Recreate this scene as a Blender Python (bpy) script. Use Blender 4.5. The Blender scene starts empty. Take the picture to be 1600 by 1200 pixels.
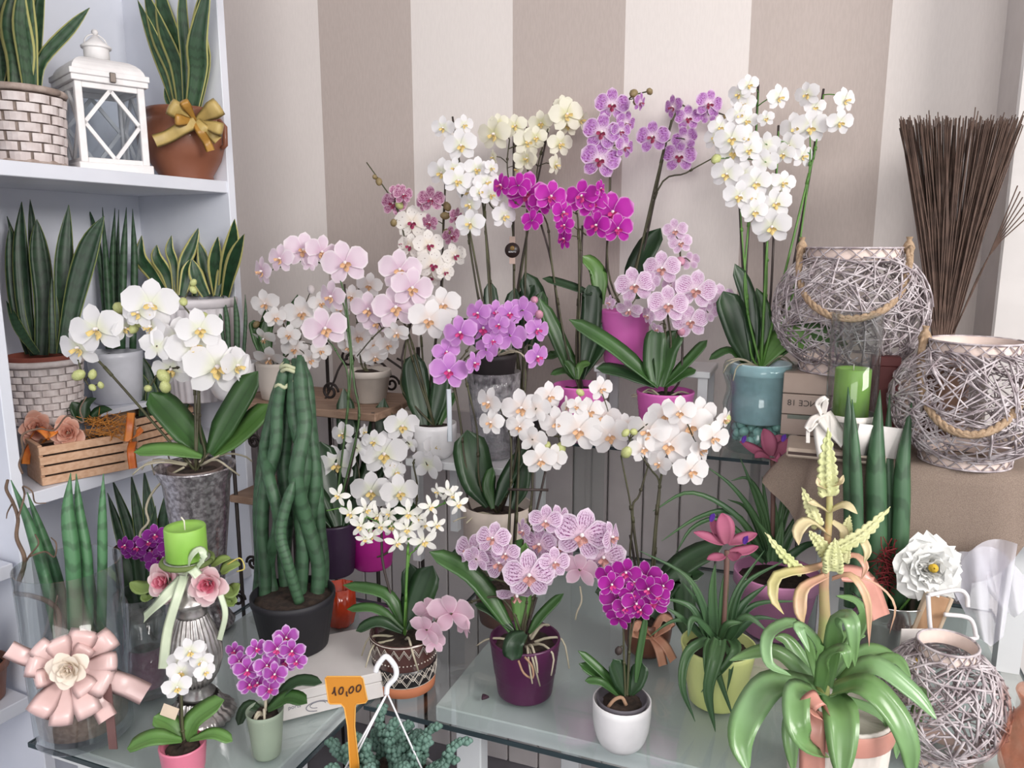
import bpy, math, random
from mathutils import Vector as V, Matrix, Quaternion
random.seed(7)
R = math.radians
SC = bpy.context.scene
COL = SC.collection
# ------------------------------------------------------------------ camera
CAM = V((0, 0, 1.5)); PITCH = R(10.2); FPX = 1200.0
Fv = V((0, math.cos(PITCH), -math.sin(PITCH))); Uv = V((0, math.sin(PITCH), math.cos(PITCH)))
cam = bpy.data.cameras.new('camera'); camo = bpy.data.objects.new('camera', cam); COL.objects.link(camo)
camo.location = CAM; camo.rotation_euler = (R(90) - PITCH, 0, 0)
cam.sensor_width = 36; cam.lens = 36 * FPX / 1600; cam.clip_start = .02
SC.camera = camo
# ------------------------------------------------------------------ light
w = bpy.data.worlds.new('daylight'); SC.world = w; w.use_nodes = True
bg = w.node_tree.nodes['Background']; bg.inputs[0].default_value = (.92, .96, 1, 1); bg.inputs[1].default_value = .42
def area(name, loc, target, sx, sy, power, col):
    l = bpy.data.lights.new(name, 'AREA'); l.shape = 'RECTANGLE'; l.size = sx; l.size_y = sy; l.energy = power; l.color = col
    o = bpy.data.objects.new(name, l); COL.objects.link(o); o.location = loc
    o.rotation_euler = (V(target) - V(loc)).to_track_quat('-Z', 'Y').to_euler(); return o
area('shop_window_light', (2.3, -1.1, 2.75), (.3, 1.7, 1.1), 1.6, 1.3, 70, (1, .965, .93))
area('front_fill_light', (-.5, -2.4, 2.5), (-.2, 1.8, 1.3), 2.0, 1.6, 34, (1, .975, .95))  # added frontal fill from behind the camera, not a door opening
vs = SC.view_settings; vs.view_transform = 'Standard'; vs.look = 'None'; vs.exposure = 0.92; vs.gamma = 1; vs.use_curve_mapping = False
# ------------------------------------------------------------------ projection helpers (place things at a real distance)
def ray(x, y): return Fv + V(((x - 800) / FPX, 0, 0)) + Uv * ((600 - y) / FPX)
def at(x, y, t): return CAM + ray(x, y) * t
def on(x, y, z):
    d = ray(x, y); return CAM + d * ((z - CAM.z) / d.z)
def depth(p): return (p - CAM).dot(Fv)
def zrow(p, y):
    v = (600 - y) / FPX; c, s = math.cos(PITCH), math.sin(PITCH)
    return CAM.z + p.y * (v * c - s) / (c + v * s)
def base_on(x, yb, z, wb):          # centre of a round base whose visible lowest row is yb
    d = ray(x, yb).normalized(); return on(x, yb - wb / 2 * abs(d.z), z)
def base_t(x, z, t):                # point on plane z, pixel column x, camera depth t
    Zr = z - CAM.z; return V(((x - 800) / FPX * t, (t + Zr * math.sin(PITCH)) / math.cos(PITCH), z))
def M(px, t): return px / FPX * t
# ------------------------------------------------------------------ colours + materials
def lin(h):
    h = h.lstrip('#'); o = []
    for i in (0, 2, 4):
        c = int(h[i:i+2], 16) / 255; o.append(c / 12.92 if c <= .04045 else ((c + .055) / 1.055) ** 2.4)
    return (*o, 1)
class NT:
    def __init__(s, name):
        s.m = bpy.data.materials.new(name); s.m.use_nodes = True; s.t = s.m.node_tree
        s.b = s.t.nodes['Principled BSDF']; s.out = s.t.nodes['Material Output']
    def n(s, typ, **kw):
        nd = s.t.nodes.new(typ)
        for k, v in kw.items(): setattr(nd, k, v)
        return nd
    def l(s, a, b): s.t.links.new(a, b)
    def math(s, op, a, b=None, clamp=False):
        nd = s.n('ShaderNodeMath', operation=op, use_clamp=clamp)
        for i, q in enumerate((a, b)):
            if q is None: continue
            if isinstance(q, (int, float)): nd.inputs[i].default_value = q
            else: s.l(q, nd.inputs[i])
        return nd.outputs[0]
    def step(s, x, lo, hi):
        nd = s.n('ShaderNodeMapRange', interpolation_type='SMOOTHSTEP'); s.l(x, nd.inputs[0])
        nd.inputs[1].default_value = lo; nd.inputs[2].default_value = hi; return nd.outputs[0]
    def mix(s, f, a, b):
        nd = s.n('ShaderNodeMix', data_type='RGBA')
        for i, q in ((0, f), (6, a), (7, b)):
            if isinstance(q, (tuple, list)): nd.inputs[i].default_value = q
            elif isinstance(q, (int, float)): nd.inputs[i].default_value = q
            else: s.l(q, nd.inputs[i])
        return nd.outputs[2]
    def uv(s):
        u = s.n('ShaderNodeUVMap'); sp = s.n('ShaderNodeSeparateXYZ'); s.l(u.outputs[0], sp.inputs[0]); return sp.outputs[0], sp.outputs[1], u.outputs[0]
    def noise(s, scale, detail=2, vec=None, dist=0):
        nd = s.n('ShaderNodeTexNoise'); nd.inputs['Scale'].default_value = scale; nd.inputs['Detail'].default_value = detail; nd.inputs['Distortion'].default_value = dist
        if vec is None:
            tc = s.n('ShaderNodeTexCoord'); vec = tc.outputs['Object']
        s.l(vec, nd.inputs['Vector']); return nd.outputs[0]
    def bump(s, h, strength=.3, dist=.002):
        b = s.n('ShaderNodeBump'); b.inputs['Strength'].default_value = strength; b.inputs['Distance'].default_value = dist
        s.l(h, b.inputs['Height']); s.l(b.outputs[0], s.b.inputs['Normal'])
MATS = {}
def mat(name, col, rough=.5, metal=0, col2=None, scale=20, bump=0, spec=.5, stretch=None, coat=0, sheen=0):
    if name in MATS: return MATS[name]
    k = NT(name); c = lin(col); k.b.inputs['Roughness'].default_value = rough; k.b.inputs['Metallic'].default_value = metal
    k.b.inputs['Specular IOR Level'].default_value = spec; k.b.inputs['Coat Weight'].default_value = coat
    vec = None
    if stretch:
        tc = k.n('ShaderNodeTexCoord'); mp = k.n('ShaderNodeMapping'); mp.inputs['Scale'].default_value = stretch
        k.l(tc.outputs['Object'], mp.inputs[0]); vec = mp.outputs[0]
    ns = k.noise(scale, 3, vec)
    c2 = lin(col2) if col2 else tuple(x * .9 for x in c[:3]) + (1,)
    k.l(k.mix(k.step(ns, .35, .65), c, c2), k.b.inputs['Base Color'])
    if bump: k.bump(ns, bump)
    MATS[name] = k.m; return k.m
def thin_glass(name, tint='#ffffff', ior=1.45, rough=.02, frost=0.0, frostcol='#ffffff'):
    if name in MATS: return MATS[name]
    k = NT(name); k.t.nodes.remove(k.b)
    tr = k.n('ShaderNodeBsdfTransparent'); tr.inputs[0].default_value = lin(tint)
    gl = k.n('ShaderNodeBsdfGlossy'); gl.inputs['Roughness'].default_value = rough
    lw = k.n('ShaderNodeLayerWeight'); lw.inputs[0].default_value = .5
    fr = k.math('ADD', k.math('MULTIPLY', k.math('POWER', lw.outputs['Facing'], 3.0), .6), (ior - 1) * .09)
    mx = k.n('ShaderNodeMixShader'); k.l(fr, mx.inputs[0]); k.l(tr.outputs[0], mx.inputs[1]); k.l(gl.outputs[0], mx.inputs[2])
    o = mx.outputs[0]
    if frost:
        df = k.n('ShaderNodeBsdfDiffuse'); df.inputs[0].default_value = lin(frostcol); m2 = k.n('ShaderNodeMixShader')
        ns = k.noise(60, 3); f = k.math('MULTIPLY', k.step(ns, .2, .8), frost * 2); k.l(f, m2.inputs[0]); k.l(o, m2.inputs[1]); k.l(df.outputs[0], m2.inputs[2]); o = m2.outputs[0]
    k.l(o, k.out.inputs[0]); MATS[name] = k.m; return k.m
def petal(name, base, rim=None, rim0=.72, centre=None, veins=None, vk=26, spots=None, sk=9, blotch=None, tl=.3, smask=False):
    if name in MATS: return MATS[name]
    k = NT(name); u, v, uvv = k.uv(); av = k.math('ABSOLUTE', v)
    c = lin(base)
    col = c
    oi = k.n('ShaderNodeObjectInfo'); 
    if blotch:
        ns = k.noise(5, 3, uvv); col = k.mix(k.step(ns, .42, .62), col, lin(blotch))
    if centre: col = k.mix(k.math('SUBTRACT', 1, k.step(u, .05, .5)), col, lin(centre))
    if veins:
        ns = k.noise(6, 2, uvv); a = k.math('ADD', k.math('MULTIPLY', v, vk), k.math('MULTIPLY', ns, 4)); sn = k.step(k.math('SINE', a), .25, .8)
        msk = k.math('MULTIPLY', k.step(u, .12, .35), k.math('SUBTRACT', 1, k.step(u, .66, .9)))
        brk = k.step(k.noise(14, 2, uvv), .38, .58)
        col = k.mix(k.math('MULTIPLY', k.math('MULTIPLY', sn, msk), brk), col, lin(veins))
    if spots:
        vo = k.n('ShaderNodeTexVoronoi'); vo.inputs['Scale'].default_value = sk; k.l(uvv, vo.inputs['Vector'])
        s_ = k.math('SUBTRACT', 1, k.step(vo.outputs[0], .16, .3)); 
        if smask: s_ = k.math('MULTIPLY', k.math('SUBTRACT', 1, k.step(vo.outputs[0], .1, .2)), k.step(k.noise(2.2, 1, uvv), .45, .6))
        col = k.mix(s_, col, lin(spots))
    if rim:
        e = k.math('MAXIMUM', u, av); col = k.mix(k.step(e, rim0, 1.0), col, lin(rim))
    if not isinstance(col, tuple): k.l(col, k.b.inputs['Base Color'])
    else: k.b.inputs['Base Color'].default_value = col
    k.b.inputs['Roughness'].default_value = .55; k.b.inputs['Specular IOR Level'].default_value = .25
    t = k.n('ShaderNodeBsdfTranslucent'); mx = k.n('ShaderNodeMixShader'); mx.inputs[0].default_value = tl
    if not isinstance(col, tuple): k.l(col, t.inputs[0])
    else: t.inputs[0].default_value = col
    k.l(k.b.outputs[0], mx.inputs[1]); k.l(t.outputs[0], mx.inputs[2]); k.l(mx.outputs[0], k.out.inputs[0])
    MATS[name] = k.m; return k.m
def leafmat(name, col, col2, edge=None, edge0=.72, bands=0, rough=.38, rib=True):
    if name in MATS: return MATS[name]
    k = NT(name); u, v, uvv = k.uv(); av = k.math('ABSOLUTE', v)
    c = k.mix(k.step(k.noise(7, 3), .35, .65), lin(col), lin(col2))
    if bands:
        ns = k.noise(3, 3, uvv); s_ = k.math('SINE', k.math('ADD', k.math('MULTIPLY', u, bands), k.math('MULTIPLY', ns, 9)))
        c = k.mix(k.math('MULTIPLY', k.step(s_, .1, .9), .55), c, tuple(x * .38 for x in lin(col)[:3]) + (1,))
    if rib: c = k.mix(k.math('MULTIPLY', k.math('SUBTRACT', 1, k.step(av, .0, .12)), .4), c, tuple(x * .55 for x in lin(col)[:3]) + (1,))
    if edge: c = k.mix(k.step(av, edge0, edge0 + .1), c, lin(edge))
    k.l(c, k.b.inputs['Base Color']); k.b.inputs['Roughness'].default_value = rough; k.b.inputs['Specular IOR Level'].default_value = .5
    MATS[name] = k.m; return k.m
# ------------------------------------------------------------------ mesh builder
class MB:
    def __init__(s): s.v = []; s.f = []; s.mi = []; s.uv = []
    def add(s, vs, fs, mi=0, uvs=None):
        o = len(s.v); s.v += [V(p) for p in vs]; s.uv += uvs if uvs else [(0, 0)] * len(vs)
        for f in fs: s.f.append([i + o for i in f]); s.mi.append(mi)
    def grid(s, rows, mi=0, uvs=None, close=False):
        n = len(rows[0]); vs = [p for r in rows for p in r]; fs = []
        for i in range(len(rows) - 1):
            for j in range(n if close else n - 1):
                k = (j + 1) % n; fs.append((i*n+j, i*n+k, (i+1)*n+k, (i+1)*n+j))
        s.add(vs, fs, mi, [q for r in uvs for q in r] if uvs else None)
    def lathe(s, prof, c=(0, 0, 0), seg=24, mi=0, flute=0, nfl=0, capb=True, capt=False, ax=None):
        c = V(c); rows = []; uvs = []
        q = V((0, 0, 1)).rotation_difference(V(ax).normalized()) if ax else None
        for i, (r, h) in enumerate(prof):
            row = []
            for j in range(seg):
                a = 2 * math.pi * j / seg; rr = r * (1 + flute * math.cos(nfl * a)) if nfl else r
                p = V((rr * math.cos(a), rr * math.sin(a), h)); row.append(c + (q @ p if q else p))
            rows.append(row); uvs.append([(i / (len(prof) - 1), j / seg) for j in range(seg)])
        s.grid(rows, mi, uvs, True); n = len(s.v)
        if capb: s.f.append([n - len(prof)*seg + j for j in range(seg)][::-1]); s.mi.append(mi)
        if capt: s.f.append([n - seg + j for j in range(seg)]); s.mi.append(mi)
    def tube(s, pts, rad, seg=6, mi=0, cap=True):
        pts = [V(p) for p in pts]; n = len(pts); rows = []; uvs = []; prev = None
        for i, p in enumerate(pts):
            tg = (pts[min(i+1, n-1)] - pts[max(i-1, 0)])
            tg = tg.normalized() if tg.length > 1e-9 else V((0, 0, 1))
            if prev is None: a = tg.orthogonal().normalized()
            else:
                a = prev - tg * prev.dot(tg); a = a.normalized() if a.length > 1e-6 else tg.orthogonal().normalized()
            prev = a; b = tg.cross(a); r = rad(i / (n-1)) if callable(rad) else (rad[i] if isinstance(rad, (list, tuple)) else rad)
            rows.append([p + a * (r * math.cos(2*math.pi*j/seg)) + b * (r * math.sin(2*math.pi*j/seg)) for j in range(seg)])
            uvs.append([(i/(n-1), j/seg) for j in range(seg)])
        s.grid(rows, mi, uvs, True)
        if cap:
            m = len(s.v); s.f.append([m - n*seg + j for j in range(seg)][::-1]); s.mi.append(mi); s.f.append([m - seg + j for j in range(seg)]); s.mi.append(mi)
    def box(s, c, size, ax=None, mi=0, bev=0):
        c = V(c); X, Y, Z = ax if ax else (V((1, 0, 0)), V((0, 1, 0)), V((0, 0, 1))); h = [q / 2 for q in size]
        b = min(bev, min(h) * .6)
        if not b:
            vs = [c + X*(h[0]*i) + Y*(h[1]*j) + Z*(h[2]*k) for i in (-1, 1) for j in (-1, 1) for k in (-1, 1)]
            s.add(vs, [(0,1,3,2), (4,6,7,5), (0,4,5,1), (2,3,7,6), (0,2,6,4), (1,5,7,3)], mi)
        else:
            idx = {}; vs = []
            for i in (-1, 1):
                for j in (-1, 1):
                    for k in (-1, 1):
                        for a in range(3):
                            q = [h[0]-b, h[1]-b, h[2]-b]; q[a] = h[a]; idx[(i, j, k, a)] = len(vs); vs.append(c + X*(q[0]*i) + Y*(q[1]*j) + Z*(q[2]*k))
            fs = []; I = (-1, 1)
            for a in range(3):
                o1, o2 = [q for q in range(3) if q != a]
                for sg in I:
                    quad = []
                    for e1, e2 in ((-1,-1), (1,-1), (1,1), (-1,1)):
                        k = [0, 0, 0]; k[a] = sg; k[o1] = e1; k[o2] = e2; quad.append(idx[(*k, a)])
                    fs.append(quad)
                for e1 in I:       # edges along axis a
                    for e2 in I:
                        ks = []
                        for sg in I:
                            k = [0, 0, 0]; k[a] = sg; k[o1] = e1; k[o2] = e2; ks.append(tuple(k))
                        fs.append((idx[(*ks[0], o1)], idx[(*ks[1], o1)], idx[(*ks[1], o2)], idx[(*ks[0], o2)]))
            for i in I:
                for j in I:
                    for k in I: fs.append(tuple(idx[(i, j, k, a)] for a in range(3)))
            s.add(vs, fs, mi)
    def leaf(s, pts, width, prof='strap', nrm=None, fold=.18, thick=.0014, seg=10, mi=0, twist=0, roll=0, side=None):
        pts = spline(pts, seg); n = len(pts); rows = []; uvs = []
        for i, p in enumerate(pts):
            u = i / (n-1); tg = (pts[min(i+1, n-1)] - pts[max(i-1, 0)]).normalized()
            N = nrm if nrm is not None else ((CAM - p).normalized() * .65 + V((0, 0, .75)))
            sd = tg.cross(N)
            if sd.length < 1e-4: sd = tg.orthogonal()
            sd.normalize()
            if side is not None: sd = (side - tg * side.dot(tg)).normalized()
            if twist or roll: sd = Quaternion(tg, roll + twist * u) @ sd
            up = sd.cross(tg).normalized()
            if prof == 'strap': wv = (.35 + .65 * min(1, u / .35)) * max(0, 1 - max(0, (u-.72)/.28) ** 2.2) ** .5
            elif prof == 'sword': wv = (.62 + .38 * min(1, u / .45)) * max(0, 1 - max(0, (u-.55)/.45) ** 1.6) ** .9
            elif prof == 'grass': wv = (1 - u ** 1.8) ** .8 * (.8 + .2 * min(1, u / .2))
            elif prof == 'oval': wv = math.sin(math.pi * min(1, max(0, u * .94 + .05))) ** .6
            elif prof == 'blade': wv = (.75 + .25 * min(1, u / .3)) * max(0, 1 - u ** 3.2) ** .75
            elif prof == 'loop': wv = .35 + .65 * min(1, 4 * u * (1 - u) * 1.6)
            elif prof == 'flat': wv = 1
            wv = max(wv, .03); h = width / 2 * wv; row = []; uu = []
            for q in (-1, -.5, 0, .5, 1):
                row.append(p + sd * (h * q) + up * (h * fold * (abs(q) ** 1.3 * 2 - .6))); uu.append((u, q))
            for q in (.5, 0, -.5):
                row.append(p + sd * (h * q) + up * (h * fold * (abs(q) ** 1.3 * 2 - .6) - thick)); uu.append((u, q))
            rows.append(row); uvs.append(uu)
        s.grid(rows, mi, uvs, True)
    def build(s, name, mats, parent=None, smooth=True, props=None, own=None):
        """verts are world coords; the object origin sits at its parent's origin (or `own`)"""
        o0 = own if own is not None else (WL[parent.name] if parent else V((0, 0, 0)))
        me = bpy.data.meshes.new(name); me.from_pydata([p - o0 for p in s.v], [], s.f)
        uvl = me.uv_layers.new(name='UVMap'); li = [0] * len(me.loops); me.loops.foreach_get('vertex_index', li)
        fl = []
        for i in li: fl += s.uv[i]
        uvl.data.foreach_set('uv', fl)
        for m in (mats if isinstance(mats, (list, tuple)) else [mats]): me.materials.append(m)
        me.polygons.foreach_set('material_index', s.mi)
        me.polygons.foreach_set('use_smooth', [smooth] * len(s.f)); me.update()
        return link(name, me, parent, o0, props)
WL = {}
def link(name, data, parent, wloc, props=None):
    o = bpy.data.objects.new(name, data); COL.objects.link(o)
    if parent: o.parent = parent; o.location = wloc - WL[parent.name]
    else: o.location = wloc
    WL[o.name] = V(wloc)
    for k, v in (props or {}).items(): o[k] = v
    return o
def thing(name, label, cat, loc, group=None):
    o = link(name, None, None, V(loc), {'label': label, 'category': cat}); o.empty_display_size = .02
    if group: o['group'] = group
    return o
def tag(o, label, cat, group=None):
    o['label'] = label; o['category'] = cat
    if group: o['group'] = group
    return o
def struct(o): o['kind'] = 'structure'; return o
def spline(pts, seg):
    pts = [V(p) for p in pts]
    if len(pts) == 2: return [pts[0].lerp(pts[1], i / seg) for i in range(seg + 1)]
    out = []; n = len(pts); L = n - 1
    for i in range(seg + 1):
        x = i / seg * L; k = min(int(x), L - 1); t = x - k
        p0 = pts[k-1] if k > 0 else pts[0] * 2 - pts[1]; p1 = pts[k]; p2 = pts[k+1]; p3 = pts[k+2] if k + 2 < n else pts[-1] * 2 - pts[-2]
        out.append(.5 * ((2*p1) + (p2-p0)*t + (2*p0-5*p1+4*p2-p3)*t*t + (3*p1-p0-3*p2+p3)*t**3))
    return out
def text_mesh(s, size, extrude=.0003):
    c = bpy.data.curves.new('txt', 'FONT'); c.body = s; c.size = size; c.extrude = extrude; c.align_x = 'CENTER'; c.align_y = 'CENTER'
    o = bpy.data.objects.new('txt', c); COL.objects.link(o); dg = bpy.context.evaluated_depsgraph_get()
    me = bpy.data.meshes.new_from_object(o.evaluated_get(dg)); bpy.data.objects.remove(o); bpy.data.curves.remove(c); return me
def text_on(parent, name, s, size, c, X, Y, m, mirror=False):
    me = text_mesh(s, size); X = V(X).normalized() * (-1 if mirror else 1); Y = V(Y).normalized(); N = X.cross(Y)
    me.transform(Matrix((X, Y, N)).transposed().to_4x4()); me.materials.append(m); o = link(name, me, parent, V(c)); return o
# crop helper: zoom-window coordinates -> photo pixel
def crop(x0, y0, s): return lambda x, y: (x0 + x / s, y0 + y / s)
# ------------------------------------------------------------------ shared materials
GREEN = leafmat('orchid_leaf_green', '#2c4a24', '#3d6230'); GREEN_D = leafmat('orchid_leaf_dark', '#1f3620', '#2b4628')
GREEN_L = leafmat('orchid_leaf_fresh', '#4f7538', '#5e8544')
SNAKE = leafmat('snake_leaf', '#39573a', '#2a4630', edge='#c3c07a', edge0=.78, bands=60, rough=.45, rib=False)
SNAKE_D = leafmat('snake_leaf_dark', '#2c4730', '#223c28', edge='#8f9a5c', edge0=.86, bands=70, rough=.45, rib=False)
SPEAR = leafmat('spear_leaf', '#3b5a3d', '#304c34', bands=80, rough=.5, rib=False)
AIRL = leafmat('bromeliad_leaf', '#4a6b42', '#3f5f42', rough=.4, rib=False)
AIRB = leafmat('bromeliad_broad_leaf', '#6c9058', '#84a878', rough=.24, rib=False)
STEM = mat('stem_brown_green', '#4a4a30', .6, col2='#3a3526'); STEMG = mat('stem_green', '#5d8a3c', .5, col2='#4f7a35')
STAKE = mat('stake_dark', '#3a2f2c', .6); BUDG = mat('bud_green', '#c2c68a', .5, col2='#aeb474'); BUDB = mat('bud_brown', '#8c7a55', .5); BUDP = mat('bud_pink', '#c58aa0', .5)
SOIL = mat('bark_soil', '#3a2c24', .95, col2='#241a15', scale=90, bump=1); ROOT = mat('aerial_root', '#b9b09c', .8, col2='#9c9580')
WHITE_CER = mat('white_ceramic', '#eae8ea', .3, coat=.3); COLW = mat('column_white', '#efe6e6', .5)
YEL = mat('lip_yellow', '#d9b25a', .5, col2='#e8d9a0', scale=200); ORG = mat('lip_orange', '#c98a52', .5, col2='#e6c8a8', scale=200)
MAGL = mat('lip_magenta', '#b02068', .5, col2='#d84a90', scale=200); BRG = mat('lip_burgundy', '#7d2547', .5, col2='#a83a60', scale=200)
PKL = mat('lip_pink', '#dfb2a0', .5, col2='#8d3550', scale=160)
KINDS = {   # petal material, lip material, shape
 'white': (petal('petal_white', '#f2f0f2', centre='#eef0dc'), YEL, 'phal'),
 'whiteo': (petal('petal_white2', '#f3f0f0', centre='#f2e6e0'), ORG, 'phal'),
 'cream': (petal('petal_cream', '#f1eedd', centre='#e4e2b8'), YEL, 'phal'),
 'star': (petal('petal_star', '#f3f1ec', centre='#ecebd8'), YEL, 'star'),
 'pale': (petal('petal_pale_pink', '#ead6e4', rim='#f3e8ee', centre='#e0c2d6'), ORG, 'phal'),
 'mag': (petal('petal_magenta', '#c22bb0', rim='#e9a8e2', rim0=.8, centre='#a51f96'), MAGL, 'phal'),
 'lilac': (petal('petal_lilac', '#cf8fd6', rim='#e2b4e6', centre='#c07acb'), MAGL, 'phal'),
 'harl': (petal('petal_harlequin', '#c895d0', rim='#e8d2e8', rim0=.75, blotch='#a862b4', spots='#6d2048', sk=6, centre='#f0dcec'), BRG, 'phal'),
 'burg': (petal('petal_burgundy_spot', '#d3a3bd', rim='#e2c6d4', blotch='#a0527f', spots='#7a2c50', sk=5), BRG, 'phal'),
 'speck': (petal('petal_speckled', '#f0ebe6', spots='#6a4350', sk=3.4, smask=True, centre='#f0e6d8'), BRG, 'phal'),
 'vein': (petal('petal_veined', '#e6cbe4', rim='#f2e4f0', veins='#94287e', vk=30, spots='#a23a92', sk=11, centre='#ecd8e6'), PKL, 'phal'),
 'vein2': (petal('petal_veined2', '#e0c4de', rim='#efe0ee', veins='#701c60', vk=22, spots='#8a3078', sk=8, centre='#e6cadc'), PKL, 'phal'),
 'pback': (petal('petal_pink_back', '#e2bfd0', rim='#ecd4de', centre='#d9a9c0'), PKL, 'phal'),
 'mini': (petal('petal_mini_magenta', '#a8259a', rim='#e6bfe4', rim0=.86, centre='#8a1a78'), MAGL, 'phal'),
 'mini2': (petal('petal_mini_purple', '#b458b8', rim='#e4c8ea', rim0=.7, centre='#9a2a8a'), MAGL, 'phal'),
 'miniv': (petal('petal_mini_violet', '#8d2c92', rim='#c88fd0', rim0=.85, centre='#7a1c74'), MAGL, 'phal'),
}
def patch(mb, L, W, ang, cup=.1, bend=.1, bw=.15, shape='round', nu=6, nv=5, off=.03, z0=0, mi=0, ruffle=0):
    ca, sa = math.cos(ang), math.sin(ang); rows = []; uvs = []
    for i in range(nu + 1):
        u = i / nu; row = []; uu = []
        if shape == 'round': wv = (bw + (1-bw) * min(1, (u/.5)) ** .8) * max(0, 1 - max(0, (u-.42)/.58) ** 2.3) ** .5
        elif shape == 'oval': wv = (bw + (1-bw) * math.sin(min(1, u/.55) * math.pi/2)) * max(0, 1 - max(0, (u-.5)/.5) ** 2.1) ** .6
        else: wv = (bw + (1-bw) * math.sin(min(1, u/.5) * math.pi/2)) * max(0, 1 - max(0, (u-.4)/.6) ** 1.6) ** .8
        wv = max(wv, .02)
        for j in range(nv):
            q = -1 + 2*j/(nv-1); x = q * W/2 * wv; y = off + L*u
            z = z0 + bend*L*u*u*-1 + cup*W*(q*q)*wv + cup*.5*L*math.sin(u*math.pi) + ruffle*math.sin(q*7+u*9)*u
            row.append(V((x*ca + y*sa, -x*sa + y*ca, z))); uu.append((u, q))
        rows.append(row); uvs.append(uu)
    mb.grid(rows, mi, uvs)
FM = {}
def fmesh(name, mb, mats):
    me = bpy.data.meshes.new(name); me.from_pydata(mb.v, [], mb.f); uvl = me.uv_layers.new(name='UVMap')
    for lp in me.loops: uvl.data[lp.index].uv = mb.uv[lp.vertex_index]
    for m in mats: me.materials.append(m)
    me.polygons.foreach_set('material_index', mb.mi); me.polygons.foreach_set('use_smooth', [True]*len(mb.f)); me.update(); return me
def flower_set(kind, var):
    if (kind, var) in FM: return FM[(kind, var)]
    pm, lm, shape = KINDS[kind]; rnd = random.Random(var * 31 + len(kind)); j = lambda a: rnd.uniform(-a, a)
    s = MB()
    if shape == 'phal':
        patch(s, .47, .34, j(.06), .05, .05 + j(.08), .3, 'oval', z0=-.01); patch(s, .46, .33, R(137)+j(.08), .05, .05+j(.1), .3, 'oval', z0=-.012); patch(s, .46, .33, -R(137)+j(.08), .05, .05+j(.1), .3, 'oval', z0=-.012)
    else:
        for a in (0, R(140), -R(140)): patch(s, .5, .2, a + j(.1), .05, .25 + j(.2), .3, 'oval', z0=-.01)
    ps = []
    for sg in (1, -1):
        p = MB()
        if shape == 'phal': patch(p, .5, .52, sg*R(76)+j(.08), .07, .08+j(.12), .16, 'round', z0=.012)
        else: patch(p, .5, .27, sg*R(72)+j(.1), .06, .15+j(.2), .2, 'oval', z0=.01)
        ps.append(fmesh('petal', p, [pm]))
    l = MB(); k = .85 if shape == 'phal' else .8
    patch(l, .2*k, .14*k, math.pi, -.25, -.5, .5, 'oval', nu=4, nv=5, z0=.05, off=.02)          # middle lobe
    patch(l, .15*k, .12*k, R(115), .9, -1.1, .5, 'oval', nu=3, nv=3, z0=.03, off=.01); patch(l, .15*k, .12*k, -R(115), .9, -1.1, .5, 'oval', nu=3, nv=3, z0=.03, off=.01)
    l.lathe([(.005, .0), (.035, .02), (.045, .07), (.03, .11), (.004, .12)], (0, .02, .0), 7, 1, capb=False)
    FM[(kind, var)] = (fmesh('flower', s, [pm]), ps, fmesh('lip', l, [lm, COLW])); return FM[(kind, var)]
def frame(p, yaw, tilt, roll):
    d = (CAM - p); d.z *= .35; d.normalize(); d = Quaternion((0, 0, 1), R(yaw)) @ d
    sd = V((0, 0, 1)).cross(d).normalized(); d = Quaternion(sd, -R(tilt)) @ d; up = d.cross(sd).normalized()
    q = Quaternion(d, R(roll)); return (q @ sd), (q @ up), d
def flower(plant, p, size, kind, yaw=0, tilt=0, roll=0):
    sm, ps, lm = flower_set(kind, random.randrange(3)); X, Y, Z = frame(p, yaw, tilt, roll)
    f = bpy.data.objects.new('flower', sm); COL.objects.link(f); f.parent = plant
    f.matrix_local = Matrix.Translation(p - WL[plant.name]) @ Matrix((X, Y, Z)).transposed().to_4x4() @ Matrix.Scale(size, 4)
    for m, n in ((ps[0], 'petal'), (ps[1], 'petal'), (lm, 'lip')):
        c = bpy.data.objects.new(n, m); COL.objects.link(c); c.parent = f
    return p - Z * (size * .03)
BUDM = {}
def bud(plant, p, size, m, ax=None):
    if m.name not in BUDM:
        b = MB(); b.lathe([(.02, -.5), (.25, -.35), (.38, -.05), (.33, .25), (.15, .45), (.01, .5)], (0, 0, 0), 9); BUDM[m.name] = fmesh('bud', b, [m])
    o = bpy.data.objects.new('bud', BUDM[m.name]); COL.objects.link(o); o.parent = plant
    ax = ax or V((random.uniform(-.5, .5), random.uniform(-.5, .5), random.uniform(-1, .6)))
    o.matrix_local = Matrix.Translation(p - WL[plant.name]) @ V((0, 0, 1)).rotation_difference(ax.normalized()).to_matrix().to_4x4() @ Matrix.Scale(size, 4)
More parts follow.
